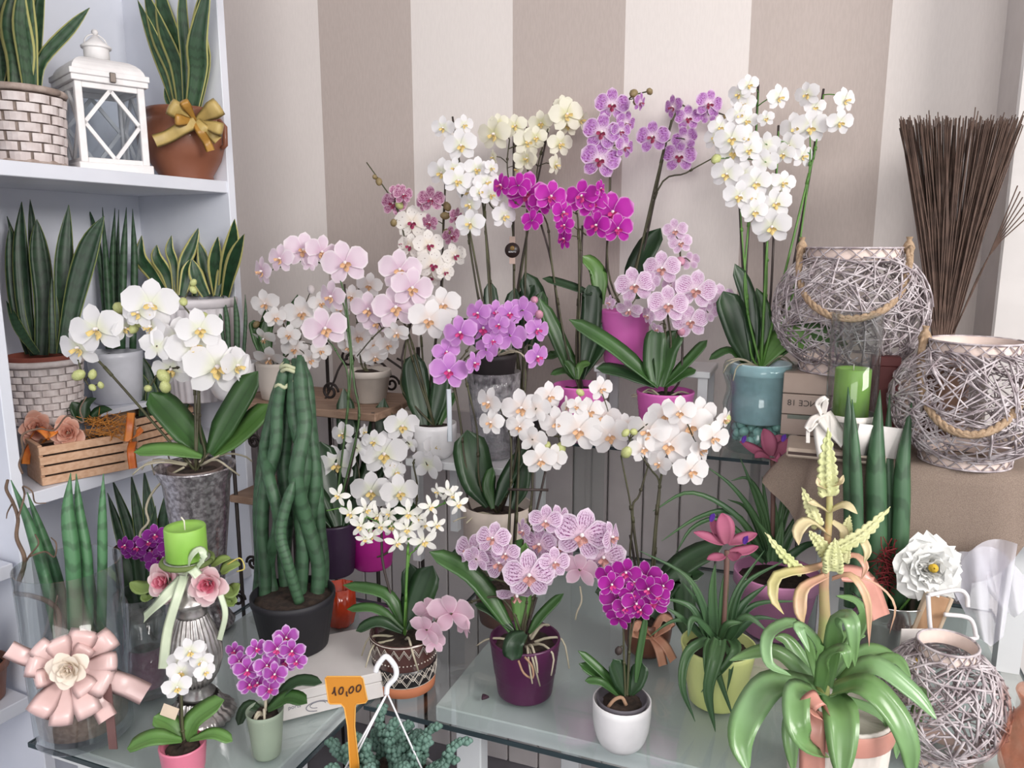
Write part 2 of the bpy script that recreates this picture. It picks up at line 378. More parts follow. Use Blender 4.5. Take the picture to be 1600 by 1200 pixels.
# ------------------------------------------------------------------ pots
def pot_profile(rt, rb, h, style):
    th = min(.004, rt * .06); P = [(rb*.92, 0), (rb, .003)]
    if style == 'ringed':
        for i in range(24):
            u = (i + 1) / 25; r = rb + (rt - rb) * u; P.append((r + (.0012 if i % 2 else 0) * (1 if u > .35 else .3), h * u))
    elif style == 'round':
        for u, k in ((.08, .25), (.2, .55), (.4, .85), (.65, 1.0), (.85, 1.02)): P.append((rb + (rt - rb) * k, h * u))
    elif style == 'band':
        P += [(rb + (rt-rb)*.82, h*.8), (rb + (rt-rb)*.84 + .004, h*.81), (rt, h*.97)]
    elif style == 'nursery':
        P += [(rb + (rt-rb)*.88, h*.86), (rt, h*.88)]
    elif style == 'belly':
        P = [(rb*.95, 0), (rb, h*.03), (rb*.98, h*.07), (rt*1.02, h*.28), (rt*1.2, h*.55), (rt*1.14, h*.75), (rt*1.02, h*.84), (rt*.98, h*.87), (rt*1.03, h*.94)]
    else: P += [(rb + (rt-rb)*u, h*u) for u in (.3, .6, .9)]
    P += [(rt, h*.995), (rt - th*.5, h), (rt - th, h*.99), (rt - th*1.4, h*.86), (.001, h*.855)]
    return P
def pot(plant, c, rt, rb, h, m, style='plain', soil=.87, seg=32, name='pot', label=None):
    b = MB(); b.lathe(pot_profile(rt, rb, h, style), c, seg); o = b.build(name, m, plant)
    if label: o['label'] = label
    if soil:
        s = MB(); rows = []; rr = rt - .006
        for i in range(5):
            r = rr * i / 4; rows.append([V(c) + V((r*math.cos(a*math.pi/8) + .0001*i, r*math.sin(a*math.pi/8), h*soil + (random.uniform(0, .006) if i < 4 else -.002))) for a in range(16)])
        s.grid(rows, 0, None, True); s.build('soil', SOIL, plant)
    return o
def pot_px(x, yb, z, wt, wb, yr):     # base centre, top radius, base radius, height from photo measurements
    c = base_on(x, yb, z, wb); t = depth(c); zr = zrow(c, yr); return c, M(wt/2, t), M(wb/2, t), zr - z
# ------------------------------------------------------------------ an orchid from stems, leaves, flowers
def P3(cf, t0, q):
    x, y = cf(q[0], q[1]); return at(x, y, t0 + (q[2] / 100 if len(q) > 2 else 0))
ID = lambda x, y: (x, y)
def grow(plant, t0, kind='white', stems=(), flowers=(), leaves=(), stakes=(), buds=(), cf=ID, s=1, lcf=ID, ls=1, stem_m=None, leaf_m=None, bud_m=None, sr=.0024, spread=.03, base=None, sn='stem'):
    polys = []
    for st in stems:
        pts = [P3(cf, t0, q) for q in st]
        if base is not None: pts.append(base)
        polys.append(spline(pts, 5 * (len(pts) - 1)))
    mbs = []
    for pl in polys:
        m = MB(); n = len(pl); m.tube(pl, lambda u: sr * (.6 + .5 * u), 6); mbs.append(m)
        for k in range(4, n - 2, 6): m.tube([pl[k], pl[k].lerp(pl[k+1], .4)], sr * 1.35, 6)
    def nearest(p):
        best = (9, 0, None)
        for i, pl in enumerate(polys):
            for q in pl:
                d = (q - p).length
                if d < best[0]: best = (d, i, q)
        return best
    for f in flowers:
        x, y, sz = f[:3]; k = f[5] if len(f) > 5 else kind
        yaw = f[3] if len(f) > 3 and f[3] is not None else random.uniform(-22, 22); tilt = f[4] if len(f) > 4 and f[4] is not None else random.uniform(-14, 6)
        p0 = cf(x, y); tt = t0 - .015 + random.uniform(-spread, spread * .6); p = at(p0[0], p0[1], tt); size = M(sz / s, tt) * 1.12
        back = flower(plant, p, size, k, yaw, tilt, random.uniform(-14, 14))
        if polys:
            d, i, q = nearest(back)
            if .004 < d < .13:
                mid = back.lerp(q, .5) + V((0, 0, .006)); mbs[i].tube(spline([back, mid, q], 4), sr * .5, 5)
    for b_ in buds:
        x, y, sz = b_[:3]; p0 = cf(x, y); p = at(p0[0], p0[1], t0 - .01); size = M(sz / s, t0) * 1.2
        bud(plant, p, size, b_[3] if len(b_) > 3 else (bud_m or BUDG))
        if polys:
            d, i, q = nearest(p)
            if .003 < d < .12: mbs[i].tube(spline([p, p.lerp(q, .5) + V((0, 0, .004)), q], 4), sr * .5, 5)
    for m in mbs: m.build(sn, stem_m or STEM, plant)
    for st in stakes:
        m = MB(); pts = [P3(cf, t0 + .006, q) for q in st]
        if base is not None: pts.append(base + V((.008, .008, 0)))
        m.tube(spline(pts, 4 * (len(pts) - 1)), .0024, 6); m.build('support_stake', STAKE, plant)
    for lf in leaves:
        pts = [P3(lcf, t0, q) for q in lf[0]]; m = MB(); m.leaf(pts, M(lf[1] / ls, t0), lf[3] if len(lf) > 3 else 'strap', seg=9)
        m.build('leaf', (lf[2] if len(lf) > 2 and lf[2] else leaf_m) or GREEN, plant)
def roots(plant, c, r, n=5, seed=1, m=None, drop=.03):
    rr = random.Random(seed)
    for i in range(n):
        a = rr.uniform(0, 6.28); b = MB(); d = V((math.cos(a), math.sin(a), 0)); c = V(c)
        b.tube(spline([c + d*r*.2, c + d*r*.7 + V((0, 0, .015*rr.random()+.004)), c + d*r*1.15 + V((0, 0, .004)), c + d*r*1.3 + V((rr.uniform(-.01, .01), rr.uniform(-.01, .01), -drop*rr.random()))], 8), lambda u: .0026 * (1 - .5*u), 6)
        b.build('aerial_root', m or ROOT, plant)
# ------------------------------------------------------------------ the room
A = R(21.2); Wd = V((math.cos(A), -math.sin(A), 0)); Sd = V((math.sin(A), math.cos(A), 0)); Zd = V((0, 0, 1))
P0 = V((-.526, 2.25, 0)); SW = .2848          # first stripe edge, stripe width
def wp(n, z=0, d=0): return P0 + Wd * (SW * n) - Sd * d + V((0, 0, z))
PAPER_L = mat('wallpaper_pale', '#e2dad6', .8, col2='#dfd7d3', scale=50, stretch=(6, 6, 1))
PAPER_D = mat('wallpaper_taupe', '#bcafa9', .75, col2='#b7aaa4', scale=50, stretch=(6, 6, 1))
PANEL = mat('panel_paint', '#cbc3c2', .6, col2='#c2bab9', scale=8); WHITE = mat('white_laminate', '#e3e5ee', .45, col2='#dcdfe9', scale=5)
FLOORM = mat('floor_grey', '#77747a', .5, col2='#6b686e', scale=6)
b = MB(); b.box((0, 1, -.02), (8, 8, .04)); struct(b.build('floor', FLOORM, smooth=False))
b = MB(); b.box((0, 1, 3.04), (8, 8, .04)); struct(b.build('ceiling', mat('ceiling_white', '#e8e6e4', .8), smooth=False))
b = MB(); b.box(wp(1.5, 1.52, -.05), (SW*10, .08, 3.04), (Wd, Sd, Zd)); wb = struct(b.build('wall_back', mat('plaster', '#cfc8c6', .8), smooth=False))
ZB = 1.05
for n in range(-3, 6):
    b = MB(); n1 = min(n + 1, 6.2); b.box(wp((n + n1) / 2, (ZB + 3.0) / 2, .004), (SW * (n1 - n), .010, 3.0 - ZB), (Wd, Sd, Zd))
    b.build('wallpaper_stripe', PAPER_D if n % 2 == 0 and n >= 0 else PAPER_L, wb, smooth=False)
pn = MB(); PWd = .094; k = -3 * SW
while k < 6.1 * SW:
    b = MB(); b.box(wp((k + PWd/2) / SW, ZB / 2, .006), (PWd - .004, .014, ZB), (Wd, Sd, Zd), bev=.003); b.build('wall_plank', PANEL, wb, smooth=False); k += PWd
b = MB(); c = wp(6.6, 1.5, .07); b.box(c, (SW*1.72, .24, 3.0), (Wd, Sd, Zd), bev=.004); struct(b.build('wall_right', mat('pillar_white', '#d6d1cf', .7, col2='#d2cdcb'), smooth=False))
# ------------------------------------------------------------------ white bookcase
BA = R(26); E = V((math.sin(BA), math.cos(BA), 0)); Dn = V((-math.cos(BA), math.sin(BA), 0))
Q = V((-.6825, 1.95, 0)); BL = .60; BD = .33; TH = .028
def bk(s, d, z): return Q - E * s + Dn * d + V((0, 0, z))
b = MB(); b.box(bk(.9, BD + .08, 1.52), (6.0, .08, 3.04), (E, Dn, Zd)); struct(b.build('wall_left', mat('plaster_left', '#c9c4c6', .8), smooth=False))
bc = thing('bookcase', 'tall white laminate bookcase filled with potted snake plants', 'bookcase', bk(.3, .15, 0))
def bpart(name, s, d, z, size):
    b = MB(); b.box(bk(s, d, z), size, (E, Dn, Zd), bev=.0015); return b.build(name, WHITE, bc, smooth=False)
bpart('side_panel', .011, BD/2, 1.15, (.022, BD, 2.3)); bpart('side_panel', BL, BD/2, 1.15, (.022, BD, 2.3)); bpart('side_panel', BL*2 + .02, BD/2, 1.15, (.022, BD, 2.3))
bpart('back_panel', BL + .01, BD - .004, 1.15, (BL*2 - .02, .008, 2.28))
ZT, ZC, ZL = 1.655, 1.025, .66
for z in (2.28, ZT, ZC, ZL, .1): bpart('shelf', BL/2, BD/2 - .002, z - TH/2, (BL - .026, BD - .012, TH))
for z in (1.3, .9, .62, .1): bpart('shelf', BL*1.5 + .01, BD/2 - .002, z - TH/2, (BL - .026, BD - .012, TH))
b = MB(); b.box(bk(.3, .24, ZC + .09), (.56, .17, .012), (E, Dn, Zd)); b.box(bk(.025, .24, ZC + .042), (.012, .17, .084), (E, Dn, Zd)); b.box(bk(.575, .24, ZC + .042), (.012, .17, .084), (E, Dn, Zd))
tag(b.build('shelf_riser', WHITE, own=bk(.3, .24, ZC), smooth=False), 'low white step standing at the back of the bookcase shelf', 'riser'); ZR = ZC + .096
# ------------------------------------------------------------------ glass topped tables
Z0 = .78; GLT = thin_glass('table_glass', '#f6faf9'); EDGE = mat('glass_edge_dark', '#2f3d42', .15); WTAB = mat('white_lacquer', '#dfe0e2', .35, col2='#d8dadc', scale=4)
def table(name, label, c0, wl, dl, inset, legs=True):
    """c0 front-left corner of the glass, wl along the wall, dl towards the wall"""
    c0 = V((c0.x, c0.y, 0)); mid = c0 + Wd*wl/2 + Sd*dl/2; t = thing(name, label, 'table', mid)
    ax = (Wd, Sd, Zd)
    il, ir, fi, bi = inset; w2 = wl - il - ir; d2 = dl - fi - bi; m2 = c0 + Wd*(il + w2/2) + Sd*(fi + d2/2)
    b = MB(); b.box(mid + V((0, 0, Z0 - .0035)), (wl, dl, .005), ax); b.build('glass_top', GLT, t, smooth=False)
    b = MB()
    for s_, q in ((-1, 0), (1, 0)): b.box(mid + Sd*(s_*dl/2) + V((0, 0, Z0 - .0035)), (wl + .002, .0025, .0072), ax); b.box(mid + Wd*(s_*wl/2) + V((0, 0, Z0 - .0035)), (.0025, dl, .0072), ax)
    b.build('glass_edge', EDGE, t, smooth=False)
    b = MB(); b.box(m2 + V((0, 0, Z0 - .0075 - .014)), (w2, d2, .028), ax, bev=.002); b.build('table_top', WTAB, t, smooth=False)
    for a in (0.02, .5, .98) if w2 > .5 else (.03, .97):
        for e in (.04, .96):
            b = MB(); b.box(m2 + Wd*((a-.5)*(w2-.05)) + Sd*((e-.5)*(d2-.05)) + V((0, 0, .3685)), (.045, .03, .737), ax, bev=.002); b.build('leg', WTAB, t, smooth=False)
    b = MB(); b.box(m2 + Sd*(-d2/2+.03) + V((0, 0, .15)), (w2 - .1, .02, .04), ax); b.build('stretcher', WTAB, t, smooth=False)
    return t
cR = on(566, 1101, Z0); cL = on(45, 1160, Z0)
gapW = (V((cR.x, cR.y, 0)) - V((cL.x, cL.y, 0))).dot(Wd)
table('display_table', 'white display table with overhanging glass top under the purple and white pots', cR + Wd*.004, 1.0, .74, (.1, .03, .05, .0))
table('display_table', 'left glass topped white table under the bow vase and silver candlestick', cL, gapW - .004, .58, (.015, .03, .02, .0))
# glass riser shelf in front of the wall
ZG = 1.09; r0 = on(880, 688, ZG); r0 = V((r0.x, r0.y, 0))
t = thing('glass_riser', 'clear glass shelf riser carrying the pink pots and the blue vase', 'shelf', r0 + Wd*.22 + Sd*.1)
b = MB(); b.box(r0 + Wd*.21 + Sd*.11 + V((0, 0, ZG - .003)), (.42, .25, .006), (Wd, Sd, Zd)); b.build('shelf_pane', GLT, t, smooth=False)
b = MB(); b.box(r0 + Wd*.21 - Sd*.0155 + V((0, 0, ZG - .003)), (.42, .002, .0065), (Wd, Sd, Zd)); b.build('glass_edge', EDGE, t, smooth=False)
for a in (.03, .39):
    b = MB(); b.box(r0 + Wd*a + Sd*.11 + V((0, 0, (ZG + Z0) / 2 - .003)), (.008, .24, ZG - Z0 - .006), (Wd, Sd, Zd)); b.build('side_pane', GLT, t, smooth=False)
# white bench for the tall vase
ZW = 1.03; e0 = on(632, 716, ZW); e0 = V((e0.x, e0.y, 0)); BWL = .26; BDL = .26
t = thing('plant_bench', 'white painted bench under the ribbed glass vase and the white pot', 'bench', e0 + Wd*BWL/2 + Sd*BDL/2)
for i in range(3):
    b = MB(); b.box(e0 + Wd*BWL/2 + Sd*(BDL/6 + i*BDL/3) + V((0, 0, ZW - .009)), (BWL, BDL/3 - .003, .018), (Wd, Sd, Zd), bev=.002); b.build('plank', WTAB, t, smooth=False)
for a in (.015, BWL - .015):
    for e in (.03, BDL - .03):
        b = MB(); b.box(e0 + Wd*a + Sd*e + V((0, 0, (ZW - .018 + Z0) / 2)), (.02, .02, ZW - .018 - Z0), (Wd, Sd, Zd)); b.build('leg', WTAB, t, smooth=False)
# ------------------------------------------------------------------ wrought iron etagere with wooden shelves
IRON = mat('wrought_iron', '#2c2422', .55, metal=.4); WOOD = mat('shelf_wood', '#9a7f6c', .6, col2='#876c5a', scale=6, stretch=(2, 12, 12), bump=.2)
ZE = 1.136; g0 = on(347, 626, ZE); g0 = V((g0.x, g0.y, 0)); EL = .42; ED = .24
t = thing('plant_etagere', 'wrought iron plant stand with wooden shelves and scroll sides', 'plant stand', g0 + Wd*EL/2 + Sd*ED/2)
for z, EE in ((ZE, EL), (.90, EL*.34)):
    for i in range(2):
        b = MB(); b.box(g0 + Wd*EE/2 + Sd*(ED*(.25 + .5*i)) + V((0, 0, z - .009)), (EE, ED/2 - .003, .018), (Wd, Sd, Zd), bev=.002); b.build('shelf_board', WOOD, t, smooth=False)
for a in (.012, EL - .012, EL*.34):
    for e in (.012, ED - .012):
        b = MB(); q = g0 + Wd*a + Sd*e; b.tube([q + V((0, 0, 0)), q + V((0, 0, ZE + (.0 if e < .1 else .12)))], .005, 6); b.build('post', IRON, t)
def scroll(c, X, Y, r, turns=1.6, rad=.0032, flip=1):
    pts = []
    for i in range(26):
        a = i / 25 * turns * 2 * math.pi; rr = r * (1 - .8 * i / 25); pts.append(c + X * (flip * rr * math.cos(a)) + Y * (rr * math.sin(a)))
    m = MB(); m.tube(pts, rad, 6); return m
for (x, y, r, fl, tt) in ((516, 612, 15, 1, 1.74), (592, 585, 22, -1, 1.95), (612, 600, 14, 1, 1.93), (640, 605, 12, -1, 1.8), (325, 598, 11, 1, 1.72), (397, 690, 12, 1, 1.62), (545, 560, 16, 1, 1.9), (395, 880, 12, -1, 1.62), (372, 935, 14, 1, 1.6)):
    scroll(at(x, y, tt), Wd, Zd, M(r, tt), flip=fl).build('scroll', IRON, t)
for pts in ([(500, 640), (520, 600), (530, 575), (548, 550)], [(620, 560), (645, 575), (660, 610), (668, 640)], [(598, 555), (640, 585), (680, 620)]):
    m = MB(); m.tube(spline([at(x, y, 1.86) for x, y in pts], 10), .003, 6); m.build('curved_rod', IRON, t)
# small white stand with the third pink pot
ZS = 1.24; sc = base_on(985, 572, ZS, 70)
t = thing('small_stand', 'small white square stand raising a pink pot above the glass shelf', 'stand', V((sc.x, sc.y, ZG)))
b = MB(); b.box(sc + Wd*.06 + V((0, 0, -.007)), (.25, .15, .014), (Wd, Sd, Zd), bev=.002); b.build('stand_top', WTAB, t, smooth=False)
for a in (-.05, .17):
    for e in (-.06, .06):
        b = MB(); b.box(V((sc.x, sc.y, (ZG + ZS - .014) / 2)) + Wd*a + Sd*e, (.02, .014, ZS - .014 - ZG), (Wd, Sd, Zd)); b.build('leg', WTAB, t, smooth=False)
# ------------------------------------------------------------------ burlap covered table on the right
BURLAP = mat('burlap', '#97867a', .95, col2='#86756a', scale=700, bump=.5)
ZBu = 1.14; bcen = on(1440, 690, ZBu); bcen = V((bcen.x, bcen.y, 0)); HW, HD = .215, .19
t = thing('side_table', 'small white square table hidden under a burlap cloth', 'table', bcen + V((0, 0, Z0)))
b = MB(); b.box(bcen + V((0, 0, ZBu - .016)), (HW*2 - .08, HD*2 - .07, .024), (Wd, Sd, Zd)); b.build('table_top', WTAB, t, smooth=False)
for a in (-1, 1):
    for e in (-1, 1):
        b = MB(); b.box(bcen + Wd*a*(HW - .07) + Sd*e*(HD - .065) + V((0, 0, (Z0 + ZBu - .028) / 2)), (.035, .035, ZBu - .028 - Z0), (Wd, Sd, Zd)); b.build('leg', WTAB, t, smooth=False)
b = MB(); rows = []; NA = 96
def brd(a, k):   # superellipse outline
    c, s = math.cos(a), math.sin(a); return (abs(c) ** .5 * (1 if c > 0 else -1) * HW * k, abs(s) ** .5 * (1 if s > 0 else -1) * HD * k)
for k in range(14):
    row = []
    for j in range(NA):
        a = 2 * math.pi * j / NA
        if k < 6:
            x, y = brd(a, k / 5 * .99 + .001); z = ZBu + .0005
        else:
            u = (k - 5) / 8; fl = (math.sin(a * 13 + 1) * .5 + math.sin(a * 7 + 2.2) * .7) * (1 - .15 * u)
            dr = .13 + .04 * math.sin(a * 3 + .6) + .03 * math.sin(a * 7)
            x, y = brd(a, 1.0 + .02 * min(1, u * 3) + u * .12 + u ** .6 * .17 * fl); z = ZBu - dr * u - .002
        row.append(bcen + Wd*x + Sd*y + V((0, 0, z)))
    rows.append(row)
b.grid(rows, 0, None, True); tag(b.build('burlap_cloth', BURLAP, own=bcen + V((0, 0, ZBu))), 'brown burlap cloth draped in folds under the wicker lantern', 'cloth')
# ------------------------------------------------------------------ bookcase contents
WICKW = mat('whitewashed_cane', '#e4dad8', .7, col2='#d2c5c2', scale=40, bump=.3); CANE = mat('bare_cane', '#b3a299', .7, col2='#9c8a80', scale=60)
TERRA = mat('terracotta', '#8f5a42', .45, col2='#84503a', scale=12, coat=.15); TERRAR = mat('terracotta_red', '#8c4a3c', .7)
def snake(plant, t0, leaves, m=SNAKE, cf=ID, s=1):
    for lf in leaves:
        pts = [P3(cf, t0, q) for q in lf[0]]; b = MB(); b.leaf(pts, M(lf[1]/s, t0), 'sword', nrm=((CAM - pts[0]).normalized() + V((random.uniform(-.35, .35), 0, 0))), fold=.22, thick=.003, seg=12, twist=random.uniform(-.25, .25)); b.build('leaf', lf[2] if len(lf) > 2 else m, plant)
def spears(plant, t0, lst, cf=ID, s=1, m=None, close=0):
    for q in lst:
        pts = spline([P3(cf, t0, p) for p in q[0]], 14); r = M(q[1]/s, t0) / 2; b = MB()
        b.tube(pts, lambda u: max(.0006, r * (.9 + .1*u) * max(0, 1 - max(0, (u-.45)/.55) ** 1.7)), 10); b.build('leaf', m or SPEAR, plant)
def woven(plant, c, rt, rb, h, rows, cols, m=WICKW, rim=CANE):
    b = MB(); b.lathe([(rb*.9, .002), (rb*.94, .004), (rt*.94, h*.97), (rt*.9, h*.97), (rt*.85, h*.5)], c, 28); b.build('basket_core', rim, plant)
    for i in range(rows):
        z0 = h * (.06 + .86 * i / rows); z1 = h * (.06 + .86 * (i + .86) / rows); me = None
        for j in range(cols):
            a0 = 2*math.pi*(j + (.5 if i % 2 else 0)) / cols; da = 2*math.pi/cols * .86
            if me is None:
                q = MB(); rws = []
                for k in range(5):
                    a = -da/2 + da*k/4; bul = .0015 + .0035 * math.sin(math.pi*k/4); r0_ = rb + (rt-rb)*z0/h + bul; r1_ = rb + (rt-rb)*z1/h + bul
                    ca, sa = math.cos(a), math.sin(a)
                    rws.append([V((r0_*ca, r0_*sa, z0)), V((r1_*ca, r1_*sa, z1)), V(((r1_-.003)*ca, (r1_-.003)*sa, z1)), V(((r0_-.003)*ca, (r0_-.003)*sa, z0))])
                q.grid(rws, 0, None, True); n = 20; q.f += [[0, 1, 2, 3], [16, 19, 18, 17]]; q.mi += [0, 0]
                o = q.build('weave_strip', m, None, smooth=False); me = o.data; bpy.data.objects.remove(o)
            o = link('weave_strip', me, plant, V(c)); o.rotation_euler = (0, 0, a0)
    for z, r in ((h*.97, rt), (.008, rb)):
        pts = [V(c) + V(((r)*math.cos(a*math.pi/14), (r)*math.sin(a*math.pi/14), z)) for a in range(29)]
        b = MB(); b.tube(pts, .007 if z > .02 else .005, 7); b.build('rim', rim, plant)
def soil_disc(plant, c, r, z):
    s = MB(); s.lathe([(r, z), (r*.6, z + .004), (.001, z + .006)], c, 18, capb=False); s.build('soil', SOIL, plant)
# 1 woven basket, top shelf
c = base_t(36, ZT, 1.56); t0 = 1.56; hb = zrow(c, 142) - ZT
p = thing('potted_snake_plant', 'yellow edged snake plant in white woven basket on top shelf, leftmost', 'plant', c)
woven(p, c, M(66, t0), M(58, t0), hb, 7, 12); soil_disc(p, c, M(60, t0), hb*.93)
snake(p, t0, [([(30, 145), (33, 90), (25, 30), (32, -40)], 46), ([(8, 145), (2, 90), (8, 20), (0, -50)], 40), ([(48, 145), (42, 80), (38, 20), (44, -60)], 34), ([(58, 145, 3), (66, 95, 3), (110, 45, 3), (140, 12, 3)], 20), ([(-5, 145), (0, 100), (3, 60)], 26), ([(55, 140, 5), (58, 70, 5), (62, 10, 5), (70, -30, 5)], 20), ([(20, 140, 6), (14, 60, 6), (22, -20, 6)], 44)])
# 2 white wooden lantern
LW = mat('lantern_white', '#efecec', .5, col2='#e6e2e2', scale=30); PANE = thin_glass('lantern_pane', '#f4f6f8')
t0 = 1.70; c = base_t(168, ZT, t0); d = (V((0, 0, ZT)) - c); d.z = 0; d.normalize(); LN = Quaternion((0, 0, 1), R(17)) @ d; LX = V((0, 0, 1)).cross(LN); lw = M(97, t0)
p = thing('candle_lantern', 'white wooden candle lantern with diamond lattice panes on top shelf', 'lantern', c)
hB = zrow(c, 130) - ZT
def lb(name, x, y, z, sz, m=LW, rot=0):
    X, Y, Z = LX, LN, Zd
    if rot: qq = Quaternion(LN if abs(rot) < 10 else LX, rot if abs(rot) < 10 else rot - 20); X, Y, Z = qq @ X, qq @ Y, qq @ Z
    b = MB(); b.box(c + LX*x + LN*y + V((0, 0, z)), sz, (X, Y, Z), bev=.0012); return b.build(name, m, p, smooth=False)
lb('base', 0, 0, .009, (lw*1.08, lw*1.08, .018)); hp = hB - .03
for a in (-1, 1):
    for e in (-1, 1): lb('post', a*(lw/2 - .007), e*(lw/2 - .007), .018 + hp/2, (.014, .014, hp))
lb('lid', 0, 0, .018 + hp + .006, (lw*1.1, lw*1.1, .012)); lb('lid_edge', 0, 0, .018 + hp + .018, (lw*1.14, lw*1.14, .012))
for (ax_, sgn) in ((0, 1), (0, -1), (1, 1), (1, -1)):
    Xa, Na = (LX, LN) if ax_ == 0 else (LN, LX); o0 = c + Na*(sgn*(lw/2 - .008)); iw = lw - .028; zt = .018 + hp; zb = .018
    b = MB(); b.box(o0 + V((0, 0, zb + hp/2)), (iw, .002, hp), (Xa, Na, Zd)); b.build('glass_pane', PANE, p, smooth=False)
    zm = (zt + zb) / 2 ; A4 = [V((0, 0, zt - .012)), Xa*(iw/2) + V((0, 0, zm)), V((0, 0, zb + .008)), Xa*(-iw/2) + V((0, 0, zm))]
    for i in range(4):
        a, e = A4[i] + o0 + Na*(sgn*.003), A4[(i+1) % 4] + o0 + Na*(sgn*.003); L = (e - a); b = MB(); Z_ = L.normalized(); b.box((a+e)/2, (.0075, .006, L.length + .006), (Na.cross(Z_), Na, Z_)); b.build('lattice_bar', LW, p, smooth=False)
    for z in (zt - .006, zb + .004): lb('rail', (0 if ax_ == 0 else sgn*(lw/2 - .007)), (sgn*(lw/2 - .007) if ax_ == 0 else 0), z, (iw, .012, .012) if ax_ == 0 else (.012, iw, .012))
zt = .018 + hp + .024; yk = zrow(c, 97) - ZT; b = MB(); rws = []
for i in range(7):
    u = i / 6; h_ = lw*.5*(1.05 - .62*u**1.6); z = zt + (yk - zt) * math.sin(u*math.pi/2); rws.append([c + LX*(h_*a) + LN*(h_*e) + V((0, 0, z)) for a, e in ((-1, -1), (1, -1), (1, 1), (-1, 1))])
b.grid(rws, 0, None, True); b.build('roof', LW, p, smooth=False)
y2 = zrow(c, 75) - ZT; y3 = zrow(c, 56) - ZT; b = MB(); b.lathe([(M(18, t0), yk - .012), (M(18, t0), y2)], c, 20); b.build('chimney', LW, p)
b = MB(); b.lathe([(M(21, t0), y2 - .002), (M(21.5, t0), y2 + .002), (M(12, t0), (y2+y3)/2), (M(3, t0), y3)], c, 20, capt=True); b.build('chimney_cap', LW, p)
b = MB(); b.lathe([(.001, 0), (.005, .002), (.007, .007), (.005, .012), (.001, .013)], c + V((0, 0, y3)), 10); b.build('knob', LW, p)
b = MB(); b.tube([c + LX*(M(16, t0)*math.cos(a*math.pi/10)) + V((0, 0, y2 + .006 + M(15, t0)*math.sin(a*math.pi/10))) for a in range(11)], .0016, 6); b.build('handle', LW, p)
lb('latch', .003, lw*.58, .018 + hp + .012, (.012, .004, .02), mat('aged_metal', '#6a615c', .4, metal=.8))
# 3 terracotta pot with gold bow
t0 = 1.86; c = base_t(292, ZT, t0); hb = zrow(c, 172) - ZT
p = thing('potted_snake_plant', 'tall snake plant in round terracotta pot with gold bow on top shelf', 'plant', c)
pot(p, c, M(52, t0), M(40, t0), hb, TERRA, 'belly')
for sg in (-1, 1):
    b = MB(); b.tube([c + V((sg*M(58, t0), -.01, hb*.85)), c + V((sg*M(67, t0), -.01, hb*.75)), c + V((sg*M(66, t0), -.01, hb*.5)), c + V((sg*M(60, t0), -.01, hb*.45))], .006, 7); b.build('handle', TERRA, p)
snake(p, t0, [([(285, 175), (275, 110), (250, 50), (225, -20)], 34), ([(290, 175), (282, 100), (262, 40), (245, -40)], 36), ([(300, 175, -2), (310, 110, -5), (310, 60, -8), (330, -40, -12)], 32), ([(305, 175), (318, 100, -4), (312, 40, -8), (330, -60, -12)], 26), ([(292, 175), (290, 90, -3), (285, 20, -6), (288, -40, -9)], 17), ([(278, 175), (262, 120), (240, 60), (215, 0)], 22), ([(270, 172), (264, 158), (257, 138)], 12)])
GOLD = mat('gold_satin', '#b98a42', .3, col2='#a87c38', scale=40); GOLDS = mat('gold_organza', '#c2a868', .45, col2='#b39a5c', scale=50)
def ribbon(plant, pts, w, m, t0, nrm=None, name='ribbon', seg=14, roll=0):
    b = MB(); b.leaf([at(q[0], q[1], t0 + (q[2]/100 if len(q) > 2 else 0)) for q in pts], M(w, t0), 'flat', nrm=nrm, fold=.06, thick=.0006, seg=seg, roll=roll); return b.build(name, m, plant)
tb = t0 - .105
def bow_loop(plant, cx, cy, ang, L, w, m, t0, dep=.02, name='bow_loop', px=True):
    """teardrop ribbon loop leaving (cx, cy) at image angle ang (deg, 0 = right, 90 = up)"""
    o = at(cx, cy, t0); d = (o - CAM).normalized(); X = d.cross(Zd).normalized(); Y = X.cross(d); a = R(ang); rad_ = X*math.cos(a) + Y*math.sin(a); sd = rad_.cross(d).normalized(); pts = []; Lm = M(L, t0)
    for i in range(15):
        u = i/14; rr_ = math.sin(math.pi*u)**.75; pts.append(o + rad_*(Lm*rr_) - d*(dep*math.sin(2*math.pi*u)*.9 + dep*.8*math.sin(math.pi*u)))
    b = MB(); b.leaf(pts, M(w, t0), 'loop', fold=.04, thick=.0006, seg=20, side=sd); return b.build(name, m, plant)
def bow_tail(plant, cx, cy, ang, L, w, m, t0, dep=.012, name='bow_tail'):
    o = at(cx, cy, t0); d = (o - CAM).normalized(); X = d.cross(Zd).normalized(); Y = X.cross(d); a = R(ang); rad_ = X*math.cos(a) + Y*math.sin(a); sd = rad_.cross(d).normalized(); Lm = M(L, t0)
    pts = [o, o + rad_*Lm*.35 - d*dep*1.3, o + rad_*Lm*.7 - d*dep*.6 + sd*Lm*.03, o + rad_*Lm - d*dep*1.2]; b = MB(); b.leaf(pts, M(w, t0), 'flat', fold=.06, thick=.0006, seg=12, side=sd); return b.build(name, m, plant)
for (an, L, w, m) in ((150, 42, 26, GOLDS), (35, 44, 28, GOLDS), (118, 34, 14, GOLD), (-15, 40, 20, GOLDS), (178, 30, 18, GOLD)): bow_loop(p, 306, 190, an, L, w, m, tb, .03)
for (an, L, w, m) in ((207, 68, 20, GOLDS), (-66, 46, 14, GOLD), (-40, 40, 16, GOLDS)): bow_tail(p, 306, 191, an, L, w, m, tb - .01)
